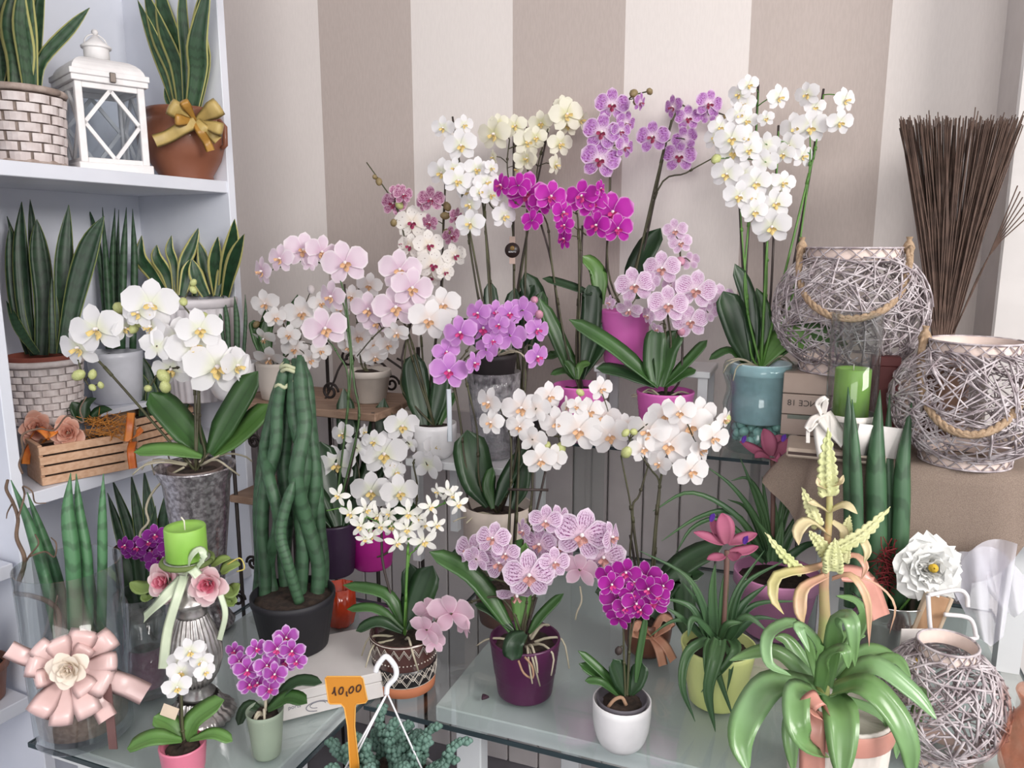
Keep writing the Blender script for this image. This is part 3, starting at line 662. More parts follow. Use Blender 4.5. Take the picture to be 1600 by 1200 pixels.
# 4 basket snake plant, middle shelf
t0 = 1.68; c = base_t(76, ZR, t0); hb = zrow(c, 556) - ZR
p = thing('potted_snake_plant', 'broad leaved snake plant in whitewashed basket on middle shelf, far left', 'plant', c)
woven(p, c, M(54, t0), M(46, t0), hb*.95, 8, 14, WICKW, WICKW); pot(p, c + V((0, 0, .004)), M(48, t0), M(38, t0), hb, TERRAR, soil=.9, name='inner_pot')
cf = crop(0, 290, 4)
snake(p, t0, [([(220, 1060), (160, 800), (130, 400), (135, 100)], 95), ([(260, 1060), (270, 700), (240, 400), (230, 210)], 120), ([(390, 1050, -2), (390, 700, -2), (400, 400, -2), (430, 120, -2)], 110), ([(400, 1050, -3), (470, 700, -3), (560, 380, -3), (650, 190, -3)], 130), ([(190, 1050), (110, 760), (80, 450), (62, 250)], 90), ([(280, 1050, 3), (230, 600, 3), (205, 300, 3), (188, 85, 3)], 60), ([(330, 1050, -3), (340, 850, -3), (325, 570, -3)], 60), ([(200, 1050, 2), (120, 500, 2), (45, 190, 2)], 50), ([(230, 1050, -3), (120, 900, -2), (40, 720, 0)], 60)], SNAKE_D, cf, 4)
# 5 cylindrical snake plant
t0 = 1.90; c = base_t(186, ZR, t0); hb = zrow(c, 548) - ZR
p = thing('potted_spear_plant', 'cylindrical snake plant with upright round leaves behind the big white orchid', 'plant', c)
pot(p, c, M(40, t0), M(34, t0), hb, mat('grey_white_pot', '#cfd0d8', .35), 'plain')
spears(p, t0, [([(680, 1020), (640, 600), (600, 300), (548, 125)], 42), ([(690, 1020, -1), (670, 600, -1), (640, 135, -1)], 46), ([(720, 1020), (705, 500), (718, 140)], 44), ([(760, 1020, -2), (770, 500, -2), (790, 135, -2)], 50), ([(830, 1020), (840, 500), (828, 145)], 46), ([(745, 1020, 2), (735, 500, 2), (742, 150, 2)], 30)], cf, 4)
# 6 ribbed pot
t0 = 1.94; c = base_t(318, ZR, t0); hb = zrow(c, 464) - ZR
p = thing('potted_snake_plant', 'low yellow edged snake plant in wide white ribbed pot on middle shelf', 'plant', c)
b = MB(); rt = M(56, t0); b.lathe([(rt*.75, 0), (rt*.8, .004), (rt*.97, hb*.9)], c, 120, flute=.022, nfl=26); b.lathe([(rt*.95, hb*.9), (rt*1.05, hb*.92), (rt*1.06, hb*.98), (rt*1.02, hb), (rt*.97, hb*.97), (rt*.95, hb*.85)], c, 40, capb=False)
b.build('pot', mat('ribbed_white', '#d8d2d6', .4), p); soil_disc(p, c, rt*.97, hb*.95)
snake(p, t0, [([(1040, 690), (950, 550), (880, 450), (885, 310)], 85), ([(1080, 690), (1040, 550), (980, 450), (980, 370)], 80), ([(1100, 690), (1090, 500), (1060, 400), (1072, 310)], 60), ([(1130, 690), (1150, 500), (1200, 380), (1243, 260)], 80), ([(1140, 690, -2), (1170, 550, -2), (1190, 460, -2)], 80), ([(1290, 690, -2), (1230, 570, -2), (1200, 460, -2)], 90), ([(1320, 690), (1290, 550), (1270, 450), (1242, 350)], 80), ([(1360, 690), (1345, 500, -3), (1362, 320, -5)], 90), ([(1390, 690), (1420, 500, -4), (1455, 350, -7), (1466, 210, -10)], 95), ([(1410, 690, -2), (1440, 550, -6), (1480, 420, -10), (1525, 305, -14)], 90), ([(1360, 690, -2), (1390, 560, -2), (1400, 490, -2)], 70), ([(1220, 690, 2), (1230, 500, 2), (1240, 400, 2)], 70)], leafmat('snake_leaf_short', '#2f5133', '#24432b', edge='#c9c27c', edge0=.66, bands=30, rib=False), cf, 4)
# 7 small spear plant in white bowl
t0 = 1.86; c = base_t(366, ZE, t0); hb = zrow(c, 566) - ZE
p = thing('potted_spear_plant', 'small spear leaved plant in white bowl at end of wooden shelf', 'plant', c)
pot(p, c, M(38, t0), M(24, t0), hb, WHITE_CER, 'round')
spears(p, t0, [([(1410, 1100), (1380, 850), (1355, 710)], 28), ([(1430, 1100), (1420, 850), (1395, 690)], 34), ([(1480, 1100), (1480, 850), (1465, 690)], 40), ([(1520, 1100), (1535, 850), (1532, 680)], 24)], cf, 4)
# ------------------------------------------------------------------ slatted crates
PINE = mat('pine_slat', '#cfa98c', .6, col2='#c39a7c', scale=10, stretch=(3, 14, 14), bump=.15)
def crate(name, label, a, e, h, dp, rows):
    X = (e - a); L = X.length; X.normalize(); Y = Zd.cross(X); Y = Y if Y.dot(V((0, 1, 0))) > 0 or True else -Y
    if Y.dot(a - V((0, 0, a.z))) < 0: Y = -Y
    p = thing(name, label, 'crate', a + X*L/2 + Y*dp/2)
    sh = h / rows
    for i in range(rows):
        z = sh * (i + .45)
        for y in (0, dp): b = MB(); b.box(a + X*L/2 + Y*y + V((0, 0, z)), (L, .006, sh*.8), (X, Y, Zd), bev=.001); b.build('slat', PINE, p, smooth=False)
    for x in (.004, L - .004): b = MB(); b.box(a + X*x + Y*dp/2 + V((0, 0, h/2)), (.008, dp - .006, h), (X, Y, Zd), bev=.001); b.build('end_board', PINE, p, smooth=False)
    b = MB(); b.box(a + X*L/2 + Y*dp/2 + V((0, 0, .004)), (L - .016, dp - .006, .006), (X, Y, Zd)); b.build('floor_board', PINE, p, smooth=False)
    b = MB(); b.box(a + X*L/2 + Y*dp/2 + V((0, 0, h*.42)), (L - .018, dp - .01, h*.72), (X, Y, Zd)); b.build('soil', SOIL, p, smooth=False)
    return p, X, Y, L
a = on(66, 760, ZC + .0005); e = on(204, 733, ZC + .0005); t0 = depth((a+e)/2)
p, X, Y, L = crate('flower_crate', 'slatted pine crate with peach roses, orange ribbons and raffia on lower shelf', a, e, .083, .10, 4)
ORAN = mat('orange_ribbon', '#c8642a', .35, col2='#d98236', scale=40); PEACH = petal('petal_peach_rose', '#d9a08c', rim='#e6bcaa', centre='#c47860')
def rose(plant, c, N, r, m, m2=None, n=16, name='rose', ruf=.0, wide=1):
    N = N.normalized(); q = V((0, 0, 1)).rotation_difference(N); b = MB()
    for i in range(n):
        u = i / (n-1); a = i * 2.4; L = r*(.55 + .5*u); Wp = r*(.55 + .65*u)*wide; lean = .15 + 1.05*u; rows = []; uvs = []
        for k in range(5):
            v = k/4; row = []; uu = []
            for j in range(5):
                s_ = -1 + j/2; wv = (.4 + .6*math.sin(min(1, v/.6)*1.57)) * (1 - max(0, (v-.55)/.45)**2 * .55)
                rad = r*.08 + r*.42*u*.6 + L*v*math.sin(lean*(.6 + .5*v)) - .1*r*s_*s_; hgt = L*v*math.cos(lean*(.6+.55*v)) - r*.3*u + ruf*r*v*math.sin(s_*5 + i*2.1) ; rad += ruf*r*v*math.cos(s_*6 + i)
                x = s_*Wp/2*wv; row.append(c + q @ V((rad*math.cos(a) - x*math.sin(a), rad*math.sin(a) + x*math.cos(a), hgt))); uu.append((v, s_))
            rows.append(row); uvs.append(uu)
        b.grid(rows, 1 if m2 and u < .35 else 0, uvs)
    return b.build(name, [m, m2 or m], plant)
rose(p, at(58, 668, t0), V((.4, -1, .4)), .030, PEACH); rose(p, at(106, 676, t0 - .02), V((.3, -1, .3)), .030, PEACH)
for pts in ([(45, 690), (60, 670, -3), (80, 685, -3)], [(52, 690, -2), (42, 710, -3), (40, 725, -3)], [(55, 695, -2), (60, 710, -3), (68, 715, -3)], [(205, 645), (203, 665, -1), (200, 690, -1)], [(208, 690), (205, 705, -2), (208, 732, -2)], [(200, 690), (212, 680, -2), (222, 670, -2)], [(70, 690, -2), (78, 680, -4), (88, 672, -3)]):
    ribbon(p, pts, 12, ORAN, t0, name='ribbon')
b = MB(); rr = random.Random(3)
for i in range(90):
    q = at(rr.uniform(135, 196), rr.uniform(650, 684), t0 + rr.uniform(0, .05)); d = V((rr.uniform(-1, 1), rr.uniform(-1, 1), rr.uniform(-.4, .8))).normalized()*.022; b.tube(spline([q - d, q + V((rr.uniform(-.006, .006), 0, rr.uniform(-.006, .008))), q + d], 4), .0007, 4)
o = b.build('raffia', mat('orange_raffia', '#c98438', .7), p); o['kind'] = 'stuff'
for pts in ([(85, 655), (70, 640), (48, 622)], [(88, 655), (82, 635), (85, 608)], [(92, 655), (100, 640), (118, 640)], [(84, 655), (60, 645), (32, 640)], [(90, 655), (78, 628), (60, 615)], [(130, 660), (135, 635), (150, 622)], [(140, 660), (155, 645), (175, 640)], [(125, 660), (120, 640), (112, 628)]):
    b = MB(); b.leaf([at(x, y, t0 + .05) for x, y in pts], M(22, t0), 'sword', fold=.3, seg=7); b.build('leaf', GREEN_D, p)
a = on(207, 704, ZC + .0005) + E*.012; e = a + E*.17; t0 = depth((a+e)/2)
p, X, Y, L = crate('plant_crate', 'slatted pine crate of dark snake plants with small black tag', a, e, .075, .10, 4)
snake(p, t0 + .04, [([(230, 665), (215, 610), (190, 560)], 22), ([(235, 665), (232, 600), (220, 555)], 24), ([(245, 665), (255, 610), (250, 570)], 26), ([(215, 665), (200, 620), (185, 590)], 24), ([(262, 665), (272, 610), (275, 570)], 22), ([(275, 665), (290, 620), (296, 580)], 18), ([(225, 665, -2), (228, 620, -2), (213, 575, -2)], 24), ([(250, 665, -2), (240, 630, -2), (236, 590, -2)], 22)], SNAKE_D)
q = at(293, 688, t0 - .03); b = MB(); b.box(q, (.03, .0015, .03), (E, Dn, Zd)); o = b.build('tag', mat('tag_black', '#2b2c34', .5), p, smooth=False); text_on(o, 'lettering', 'Dee', .013, q - Dn*.0012 + E*.0 + V((0, 0, .004)), E, Zd, mat('tag_print', '#e8e8ea', .6))
# dark snake plants below the crate shelf
t0 = 1.80; c = base_t(232, ZL, t0)
p = thing('potted_snake_plant', 'dark snake plant in shade under the crate shelf', 'plant', c)
pot(p, c, M(42, t0), M(34, t0), .16, mat('brown_nursery', '#4a3a34', .7), 'nursery'); zt = ZL + .14
snake(p, t0, [([(225, 935), (205, 840), (175, 748)], 18), ([(232, 935), (222, 840), (205, 742)], 20), ([(238, 935), (238, 840), (225, 735)], 22), ([(245, 935), (252, 850), (262, 760)], 22), ([(250, 935), (275, 860), (285, 790)], 18), ([(220, 935), (195, 860), (168, 770)], 18), ([(240, 935, -2), (235, 870, -2), (243, 790, -2)], 20)], SNAKE_D)
# plant on the neighbouring shelf, cut by the frame
c = bk(.672, .075, .62); t0 = depth(c)
p = thing('potted_snake_plant', 'snake plant leaf at the left picture edge beside the bookcase post', 'plant', c)
pot(p, c, .05, .04, .08, TERRA, 'band')
for dx, hh in ((.0, .13), (.015, .15), (-.02, .12)): b = MB(); b.leaf([c + V((dx, 0, .06)), c + V((dx*1.5 + .015, -.02, .06 + hh/2)), c + V((dx*2 + .022, -.05, .06 + hh))], .03, 'sword', nrm=V((0, -1, .2)), fold=.2); b.build('leaf', SNAKE, p)
# ------------------------------------------------------------------ orchids, back row to front
def orchid(label, c, cat='orchid', name='potted_orchid'): return thing(name, label, cat, c)
PINKP = mat('pink_pot', '#d168b4', .4, col2='#cb60ad', scale=6); CREAMP = mat('cream_pot', '#c9bfb6', .5)
top = lambda c, h: c + V((0, 0, h * .87))
cA = crop(380, 340, 4.615); cB = crop(560, 240, 5.456); cC = crop(560, 150, 4); cD = crop(760, 120, 4); cE = crop(940, 340, 6); cF = crop(1080, 100, 3.334); cG = crop(660, 420, 4); cH = crop(700, 560, 3.478); cI = crop(500, 630, 5); cJ = crop(620, 780, 3.53); cK = crop(780, 800, 3); cL_ = crop(0, 800, 3); cM = crop(380, 800, 3); cN = crop(180, 780, 3.75); cO = crop(80, 430, 3.872); c7 = crop(860, 330, 3.4275)
# small white orchid behind the braided spears
t0 = 1.86; c = base_t(432, ZE, t0); h = .09; p = orchid('small white orchid on the wooden shelf behind the braided spear plant', c); pot(p, c, .045, .034, h, CREAMP)
grow(p, t0, 'whiteo', [[(150, 600), (230, 650), (300, 800), (330, 1000)], [(420, 720), (400, 900)]], [(160, 620, 190, -20), (230, 720, 150), (290, 720, 150), (150, 870, 170, -30, -40), (190, 1010, 200, -20, -45), (330, 850, 150), (370, 950, 170), (480, 1030, 150, 20), (420, 690, 230, 0, 0), (560, 620, 160, 10), (560, 960, 140, 15)], [([(420, 560), (415, 520), (430, 470)], 22), ([(445, 565), (455, 520), (465, 460)], 18), ([(410, 560), (400, 520), (396, 500)], 18)], [], [(95, 770, 50, BUDB), (490, 520, 60, COLW)], cA, 4.615, base=top(c, h))
# small white orange-lipped orchid in cream pot
c, rt, rb, h = pot_px(578, 632, ZE, 68, 50, 577); t0 = depth(c); p = orchid('white orange lipped orchid in cream pot on the wooden shelf', c); pot(p, c, rt, rb, h, CREAMP, 'band')
grow(p, t0, 'whiteo', [[(780, 560), (830, 800), (850, 1050)], [(1040, 900), (950, 900), (880, 1050)]], [(830, 860, 200), (960, 920, 170), (1040, 920, 160, 20), (890, 1000, 150), (780, 570, 160), (910, 490, 170), (700, 650, 150, -30), (760, 930, 150, -20, -30), (950, 1000, 170, 10, -30)], [], [], [], cA, 4.615, base=top(c, h))
# pale pink arching orchid (dark purple pot)
c, rt, rb, h = pot_px(524, 906, Z0, 76, 58, 812); t0 = depth(c); p = orchid('pale pink orchid with long arching spray and dark purple pot', c); pot(p, c, rt, rb, h, mat('dark_purple_pot', '#33203a', .4), 'ringed')
grow(p, t0 - .05, 'pale', [[(200, 380), (350, 330), (480, 310), (600, 350), (700, 450), (760, 750), (800, 1200), (830, 1500)], [(640, 560), (720, 620), (750, 800), (770, 1200)], [(590, 860), (680, 980), (760, 1250)]], [(140, 390, 200, -62), (270, 300, 200, -40), (430, 240, 250, 5, 10), (560, 250, 230, 25), (735, 330, 300, 0, 0), (590, 800, 290, 5), (640, 570, 220, -45), (480, 330, 120, 150)], [([(528, 822), (512, 750, 2), (500, 690, 2)], 45, GREEN_D), ([(532, 822, 2), (545, 720, 6), (537, 606, 8)], 34, GREEN_D), ([(536, 822, 2), (585, 730, 7), (600, 622, 9)], 42, GREEN_D), ([(520, 822), (495, 780), (470, 750)], 36, GREEN_D)], [[(730, 480), (790, 1100), (830, 1500)]], [], cA, 4.615, base=top(c, h), stem_m=mat('stem_dark_green', '#47623a', .5))
# tall spotted orchid on etagere
t0 = 1.80; c = base_t(668, ZW, t0); h = .10; p = orchid('burgundy spotted and white speckled orchid at the taupe stripe', c); pot(p, c, .05, .04, h, CREAMP)
grow(p, t0, 'burg', [[(70, 75), (200, 260), (330, 470), (400, 750), (500, 1200)], [(745, 260), (720, 600), (715, 1150), (640, 1700)]], [(330, 330, 130, 10), (300, 430, 210, -20), (380, 350, 160, 20), (620, 390, 210, -10), (560, 420, 150, -40), (610, 590, 150, -40), (830, 540, 150, 50), (790, 700, 160, 30), (460, 590, 270, -5, 0, 'speck'), (440, 790, 200, -20, 0, 'speck'), (600, 780, 240, 15, 0, 'speck'), (640, 950, 260, 5, 0, 'speck'), (620, 1050, 170, 0, -20, 'speck'), (740, 1010, 150, 20, 0, 'speck'), (820, 870, 200, 20, 0, 'speck'), (380, 770, 140, -60, 0, 'speck'), (500, 870, 180, -5, 0, 'speck')], [([(650, 640), (645, 600), (650, 552)], 36, GREEN_D), ([(670, 640), (690, 600), (692, 560)], 26, GREEN_D)], [[(740, 260), (700, 1200), (640, 1800)]], [(175, 240, 65), (140, 200, 45), (350, 440, 75, BUDG), (300, 590, 65), (755, 450, 75), (740, 530, 75), (755, 670, 70)], cB, 5.456, bud_m=BUDB, base=top(c, h))
# pale pink right group, white pot
c, rt, rb, h = pot_px(680, 720, ZW, 68, 46, 660); t0 = depth(c); p = orchid('pale pink orchid cluster rising from plain white pot on the bench', c); pot(p, c, rt, rb, h, WHITE_CER, 'round')
grow(p, t0 - .01, 'pale', [[(1130, 400), (1220, 560), (1190, 780), (1160, 1050), (1150, 1250)], [(1440, 640), (1330, 640), (1240, 700), (1190, 900)], [(820, 1000), (950, 850), (1070, 760), (1180, 800)]], [(1130, 380, 280, -5, 0), (1215, 510, 280, 10), (1100, 650, 300, 0, 0), (905, 660, 240, -15), (1340, 740, 280, 0, 0, 'whiteo'), (1440, 630, 240, 0, 0, 'whiteo'), (1110, 830, 170, -20, -30, 'whiteo'), (960, 760, 180, -10, -10)], [([(662, 668), (652, 610), (645, 555)], 40, GREEN_D), ([(675, 668), (688, 610), (690, 560)], 30, GREEN_D), ([(685, 668), (700, 635), (712, 612)], 14, GREEN)], [[(1210, 760), (1150, 1100)]], [], cA, 4.615, base=top(c, h))
b = MB(); b.leaf([at(703, 690, t0 - .05), at(702, 640, t0 - .05), at(701, 608, t0 - .05)], .011, 'flat', nrm=V((0, -1, 0)), fold=0); b.build('plant_label', mat('label_plastic', '#cfd6de', .4), p)
# tall white pair in the ribbed glass vase
c, rt, rb, h = pot_px(772, 722, ZW, 82, 66, 580); t0 = depth(c)
v = thing('glass_vase', 'tall clear vertically ribbed glass vase on the white bench', 'vase', c); b = MB(); b.lathe([(rb*.9, .003), (rb, .006), (rb*1.02, h*.3), (rt*.97, h*.8), (rt, h), (rt*.94, h), (rt*.9, h*.8), (rb*.93, h*.3), (rb*.9, .02)], c, 96, flute=.02, nfl=30); b.build('body', thin_glass('ribbed_glass', '#eef0f2', rough=.08, frost=.22, frostcol='#c9c4c8'), v)
c2 = c + V((0, 0, h - .045)); p = orchid('tall white orchid with two dark stakes standing in the ribbed glass vase', c2); DARKP = mat('dark_nursery', '#2c2628', .6); pot(p, c2, rt*.86, rt*.7, .085, DARKP, 'nursery'); roots(p, c2 + V((0, 0, .08)), rt*.9, 5, 3)
grow(p, t0, 'white', [[(590, 180), (640, 480), (690, 900), (740, 1200), (800, 1480)], [(770, 590), (800, 900), (825, 1150), (840, 1480)], [(530, 480), (600, 520), (650, 620)], [(900, 760), (840, 700), (790, 720)]], [(530, 200, 135, -20), (660, 180, 115, 20), (640, 310, 190, 0), (520, 480, 170, -20), (620, 530, 170, 10), (740, 460, 150, 10), (690, 600, 140, -30), (800, 540, 160, 20), (830, 450, 100, 40), (700, 680, 150, -40), (700, 800, 170, -20), (830, 620, 140, 20), (910, 750, 160, 30), (600, 450, 120), (760, 600, 120)], [([(785, 560), (770, 500), (765, 438)], 24, GREEN_D), ([(765, 560), (735, 520), (715, 500)], 26, GREEN_D)], [[(588, 130), (640, 480), (690, 890), (790, 1480)], [(768, 590), (820, 1080), (830, 1480)]], [], cC, 4, base=top(c2, .085))
# cream white tall orchid with round tag
t0 = 1.80; c = base_t(815, ZW, t0); h = .12; c = V((c.x, c.y, ZW)); p = orchid('tall cream white orchid carrying a round black tag on its stake', c); pot(p, c, .05, .042, h, DARKP, 'nursery')
grow(p, t0, 'cream', [[(945, 270), (930, 420), (945, 600), (970, 950), (980, 1500)], [(1215, 100), (1130, 400), (1100, 600), (1010, 1160), (990, 1500)], [(940, 330), (990, 310), (1060, 300)]], [(850, 240, 200, -30), (880, 170, 110, 0), (845, 380, 90, -70), (980, 190, 140, -10), (1060, 290, 170, 10), (1140, 170, 140, 0), (1060, 390, 120, -60), (1300, 120, 200, 20), (1390, 150, 130, 45), (1260, 300, 150, 20), (1230, 430, 130, 60), (1280, 55, 110, 0), (1110, 260, 130), (995, 460, 90, -50), (1040, 400, 140, 170), (1310, 190, 120, 0)], [([(810, 545), (838, 490), (820, 425)], 38, GREEN_D), ([(805, 545), (815, 480), (835, 445)], 26, GREEN_D), ([(830, 560), (840, 500), (848, 455)], 26, GREEN), ([(815, 545), (800, 500), (805, 450)], 26, GREEN_D), ([(850, 560), (865, 555), (868, 548)], 18)], [[(970, 205), (970, 900), (980, 1500)], [(1225, 35), (1120, 530), (1000, 1160), (985, 1500)]], [], cC, 4, base=top(c, h))
q = at(800.5, 391, t0 - .012); d = (CAM - q).normalized(); Xt = d.cross(Zd).normalized() * -1; Yt = d.cross(Xt).normalized(); Yt = Yt if Yt.z > 0 else -Yt
b = MB(); b.lathe([(M(11.5, t0), -.0008), (M(11.7, t0), .0), (M(11.5, t0), .0008)], q, 28, ax=d, capt=True); tg = b.build('round_tag', mat('tag_brown_black', '#2a1c1a', .35), p)
text_on(tg, 'lettering', 'BONITO', .0045, q + d*.0012 - Yt*.004, Xt, Yt, mat('tag_print', '#e8e8ea', .6))
b = MB(); b.lathe([(.0052, .0009), (.0052, .0013), (.001, .0014)], q + Yt*.005, 16, ax=d); b.build('emblem', mat('tag_gold', '#8a6a34', .4), tg); text_on(tg, 'lettering', '1', .006, q + d*.0018 + Yt*.005, Xt, Yt, mat('tag_ink', '#1c1210', .5))
b = MB(); b.box(q - d*.001, (M(9, t0), M(42, t0), .0006), (Xt, Yt, d)); b.build('tag_ribbon', mat('tag_ribbon_tan', '#b49a8e', .5), tg, smooth=False)
# lilac orchid in wide cream pot
c, rt, rb, h = pot_px(778, 930, Z0, 106, 78, 786); t0 = depth(c); p = orchid('lilac pink orchid in wide cream pot with broad dark leaf', c); pot(p, c, rt, rb, h, mat('beige_pot', '#cdbfb4', .45), 'round'); roots(p, top(c, h), rt, 4, 5, drop=.0)
grow(p, t0 - .07, 'lilac', [[(380, 330), (260, 540), (180, 620), (190, 720), (230, 900), (290, 1300)], [(600, 300), (400, 480), (270, 560), (265, 660), (340, 1000), (360, 1350)], [(715, 500), (660, 480), (640, 560), (640, 760), (560, 1300)]], [(350, 280, 160, -30), (380, 370, 200, 0), (240, 400, 200, -15), (150, 520, 160, 10), (165, 640, 220, 0, 0), (460, 270, 140), (545, 280, 150), (630, 260, 170, 165), (550, 420, 190, 165), (400, 510, 150, 150), (440, 450, 120), (320, 590, 140, 50), (715, 380, 160, 30), (715, 550, 160, 40), (480, 350, 130)], [([(765, 790), (742, 740), (730, 672)], 58, GREEN_D), ([(775, 790), (795, 745), (822, 700)], 26, GREEN_D), ([(770, 795), (762, 760), (770, 730)], 18), ([(800, 795), (815, 760), (818, 720)], 26, GREEN_D)], [[(200, 720), (270, 1180), (300, 1500)], [(660, 560), (640, 760), (560, 1300)]], [(700, 195, 55), (730, 285, 60)], cG, 4, bud_m=BUDP, base=top(c, h))
# magenta orchid in pink pot on glass shelf
c, rt, rb, h = pot_px(905, 684, ZG, 82, 64, 600); t0 = depth(c); p = orchid('deep magenta orchid with two sprays in pink pot, leftmost pink pot', c); pot(p, c, rt, rb, h, PINKP, 'ringed')
grow(p, t0, 'mag', [[(95, 690), (200, 800), (300, 820), (380, 920), (410, 1180), (500, 1700)], [(790, 900), (640, 990), (580, 950), (590, 1060), (585, 1200), (560, 1700)], [(600, 760), (560, 850), (575, 960)]], [(95, 680, 150, -55), (250, 730, 250, -5, 0), (400, 750, 190, 15), (475, 850, 160, 40), (490, 930, 120, -30), (285, 900, 140, 150), (490, 1015, 140, -60), (600, 750, 200, -20), (660, 790, 190, 10), (790, 850, 240, 0, 0), (690, 930, 170, -30), (820, 950, 180, 10), (710, 700, 110, 60), (200, 680, 150, 160), (340, 790, 150, 10)], [([(970, 690), (900, 560), (730, 180)], 110, GREEN), ([(990, 690), (1040, 440), (1060, 200), (1040, 100)], 130, GREEN_D), ([(1060, 160), (920, 110), (750, 60)], 75, GREEN_D), ([(1000, 670), (1110, 460), (1150, 330)], 120, GREEN_D), ([(950, 690), (900, 640), (800, 660)], 60, GREEN), ([(970, 690, -2), (990, 610, -2), (1050, 590, -2)], 60, GREEN_L), ([(960, 690, -2), (930, 620, -2), (890, 575, -2)], 60, GREEN)], [[(600, 930), (590, 1300), (570, 1750)], [(320, 850), (410, 1180), (480, 1700)]], [], cD, 4, cG, 4, base=top(c, h))
# tall spotted orchid in raised pink pot
c, rt, rb, h = pot_px(975, 571, ZS, 78, 62, 484); t0 = depth(c); p = orchid('lilac spotted orchid with white rims in raised pink pot on white stand', c); pot(p, c, rt, rb, h, PINKP, 'ringed')
grow(p, t0, 'harl', [[(1020, 88), (900, 130), (820, 260), (780, 440), (770, 700), (760, 1200)], [(1155, 270), (1100, 500), (1060, 720), (1000, 950), (900, 1300)], [(1540, 260), (1420, 220), (1300, 235), (1160, 280)], [(1430, 500), (1250, 600), (1065, 720)]], [(785, 180, 195, 0, 0), (720, 350, 215, -5, 0), (710, 520, 225, 0, 0), (870, 290, 140, 40), (865, 440, 140, 45), (840, 340, 120, 20), (1040, 380, 190, -15), (1205, 500, 190, 0), (1240, 390, 150, 165), (1170, 190, 140, -50), (1390, 170, 160, 20), (1260, 260, 150, 10), (1390, 240, 110, 160), (960, 160, 110, 60)], [([(455, 470), (470, 300), (590, 90)], 130, GREEN_D), ([(270, 500), (250, 330), (170, 240)], 95, GREEN_L)], [[(780, 400), (770, 800), (755, 1300)], [(1140, 330), (1060, 720), (980, 1100), (900, 1350)]], [(945, 150, 60), (1020, 92, 45), (920, 105, 60), (1505, 265, 65), (1440, 510, 60)], cD, 4, c7, 3.4275, bud_m=BUDB, base=top(c, h))
# veined pink cluster in pink pot
c, rt, rb, h = pot_px(1037, 697, ZG, 88, 68, 610); t0 = depth(c); p = orchid('compact pink veined orchid cluster in pink pot, rightmost pink pot', c); pot(p, c, rt, rb, h, PINKP, 'ringed'); roots(p, top(c, h), rt*.8, 3, 9, drop=0)
grow(p, t0 - .04, 'vein', [[(740, 400), (640, 620), (620, 900), (650, 1200)], [(310, 640), (480, 800), (590, 1000)], [(1110, 780), (900, 900), (720, 1050)]], [(690, 120, 210, 0), (740, 240, 200, 5), (565, 480, 310, -5, 0), (310, 640, 330, -5, 0), (80, 800, 140, -55), (260, 860, 230, -20, -40), (450, 600, 190, 160), (620, 820, 340, 5, 0), (880, 680, 350, 5, 0), (1110, 760, 260, 20), (440, 920, 180, -60), (830, 980, 300, 0), (830, 410, 170, 165), (1000, 890, 190, 150), (650, 640, 170), (520, 1040, 130, -40, -40)], [([(580, 940), (350, 740), (100, 580)], 110), ([(560, 940), (400, 870), (245, 840)], 95, GREEN_D), ([(560, 940), (555, 780), (570, 620)], 120), ([(590, 940), (620, 760), (690, 640)], 125), ([(600, 940), (740, 800), (840, 690)], 62), ([(620, 940), (700, 880), (780, 850)], 66)], [[(760, 1100), (740, 1500)]], [(740, 410, 95), (750, 1070, 90)], cE, 6, c7, 3.4275, bud_m=BUDP, base=top(c, h))
# tall white orchid in light blue pot inside the glass vase
c, rt, rb, h = pot_px(1182, 716, ZG, 108, 96, 566); t0 = depth(c)
v = thing('glass_vase', 'blue green wavy glass vase holding a light blue pot', 'vase', c); BLUEG = thin_glass('blue_green_glass', '#f1f8f8', rough=.05, frost=.02, frostcol='#8fb3b5')
b = MB(); prof = [(rb*.9, .004)] + [(rb + (rt-rb)*u + .004*math.sin(u*16), h*(.03 + .97*u)) for u in [i/14 for i in range(15)]]; b.lathe(prof + [(r_ - .005, z_) for r_, z_ in prof[::-1]][:-1] , c, 48, flute=.02, nfl=7); b.build('body', BLUEG, v)
b = MB(); rr = random.Random(5); [b.lathe([(.001, 0), (.008, .003), (.01, .01), (.006, .017), (.001, .019)], c + V((rr.uniform(-.6, .6)*rb, rr.uniform(-.6, .6)*rb, .012 + rr.random()*h*.2)), 7) for _ in range(40)]; o = b.build('glass_pebbles', mat('pebble_green', '#b4dcd2', .15, spec=.8), v); o['kind'] = 'stuff'
c2 = c + V((0, 0, h*.34)); p = orchid('tall white many flowered orchid in light blue pot at the right', c2); pot(p, c2, rt*.82, rt*.74, h*.66, mat('light_blue_pot', '#d4ebf4', .3, coat=.3), 'band'); roots(p, c2 + V((0, 0, h*.62)), rt*.85, 7, 11, drop=.03)
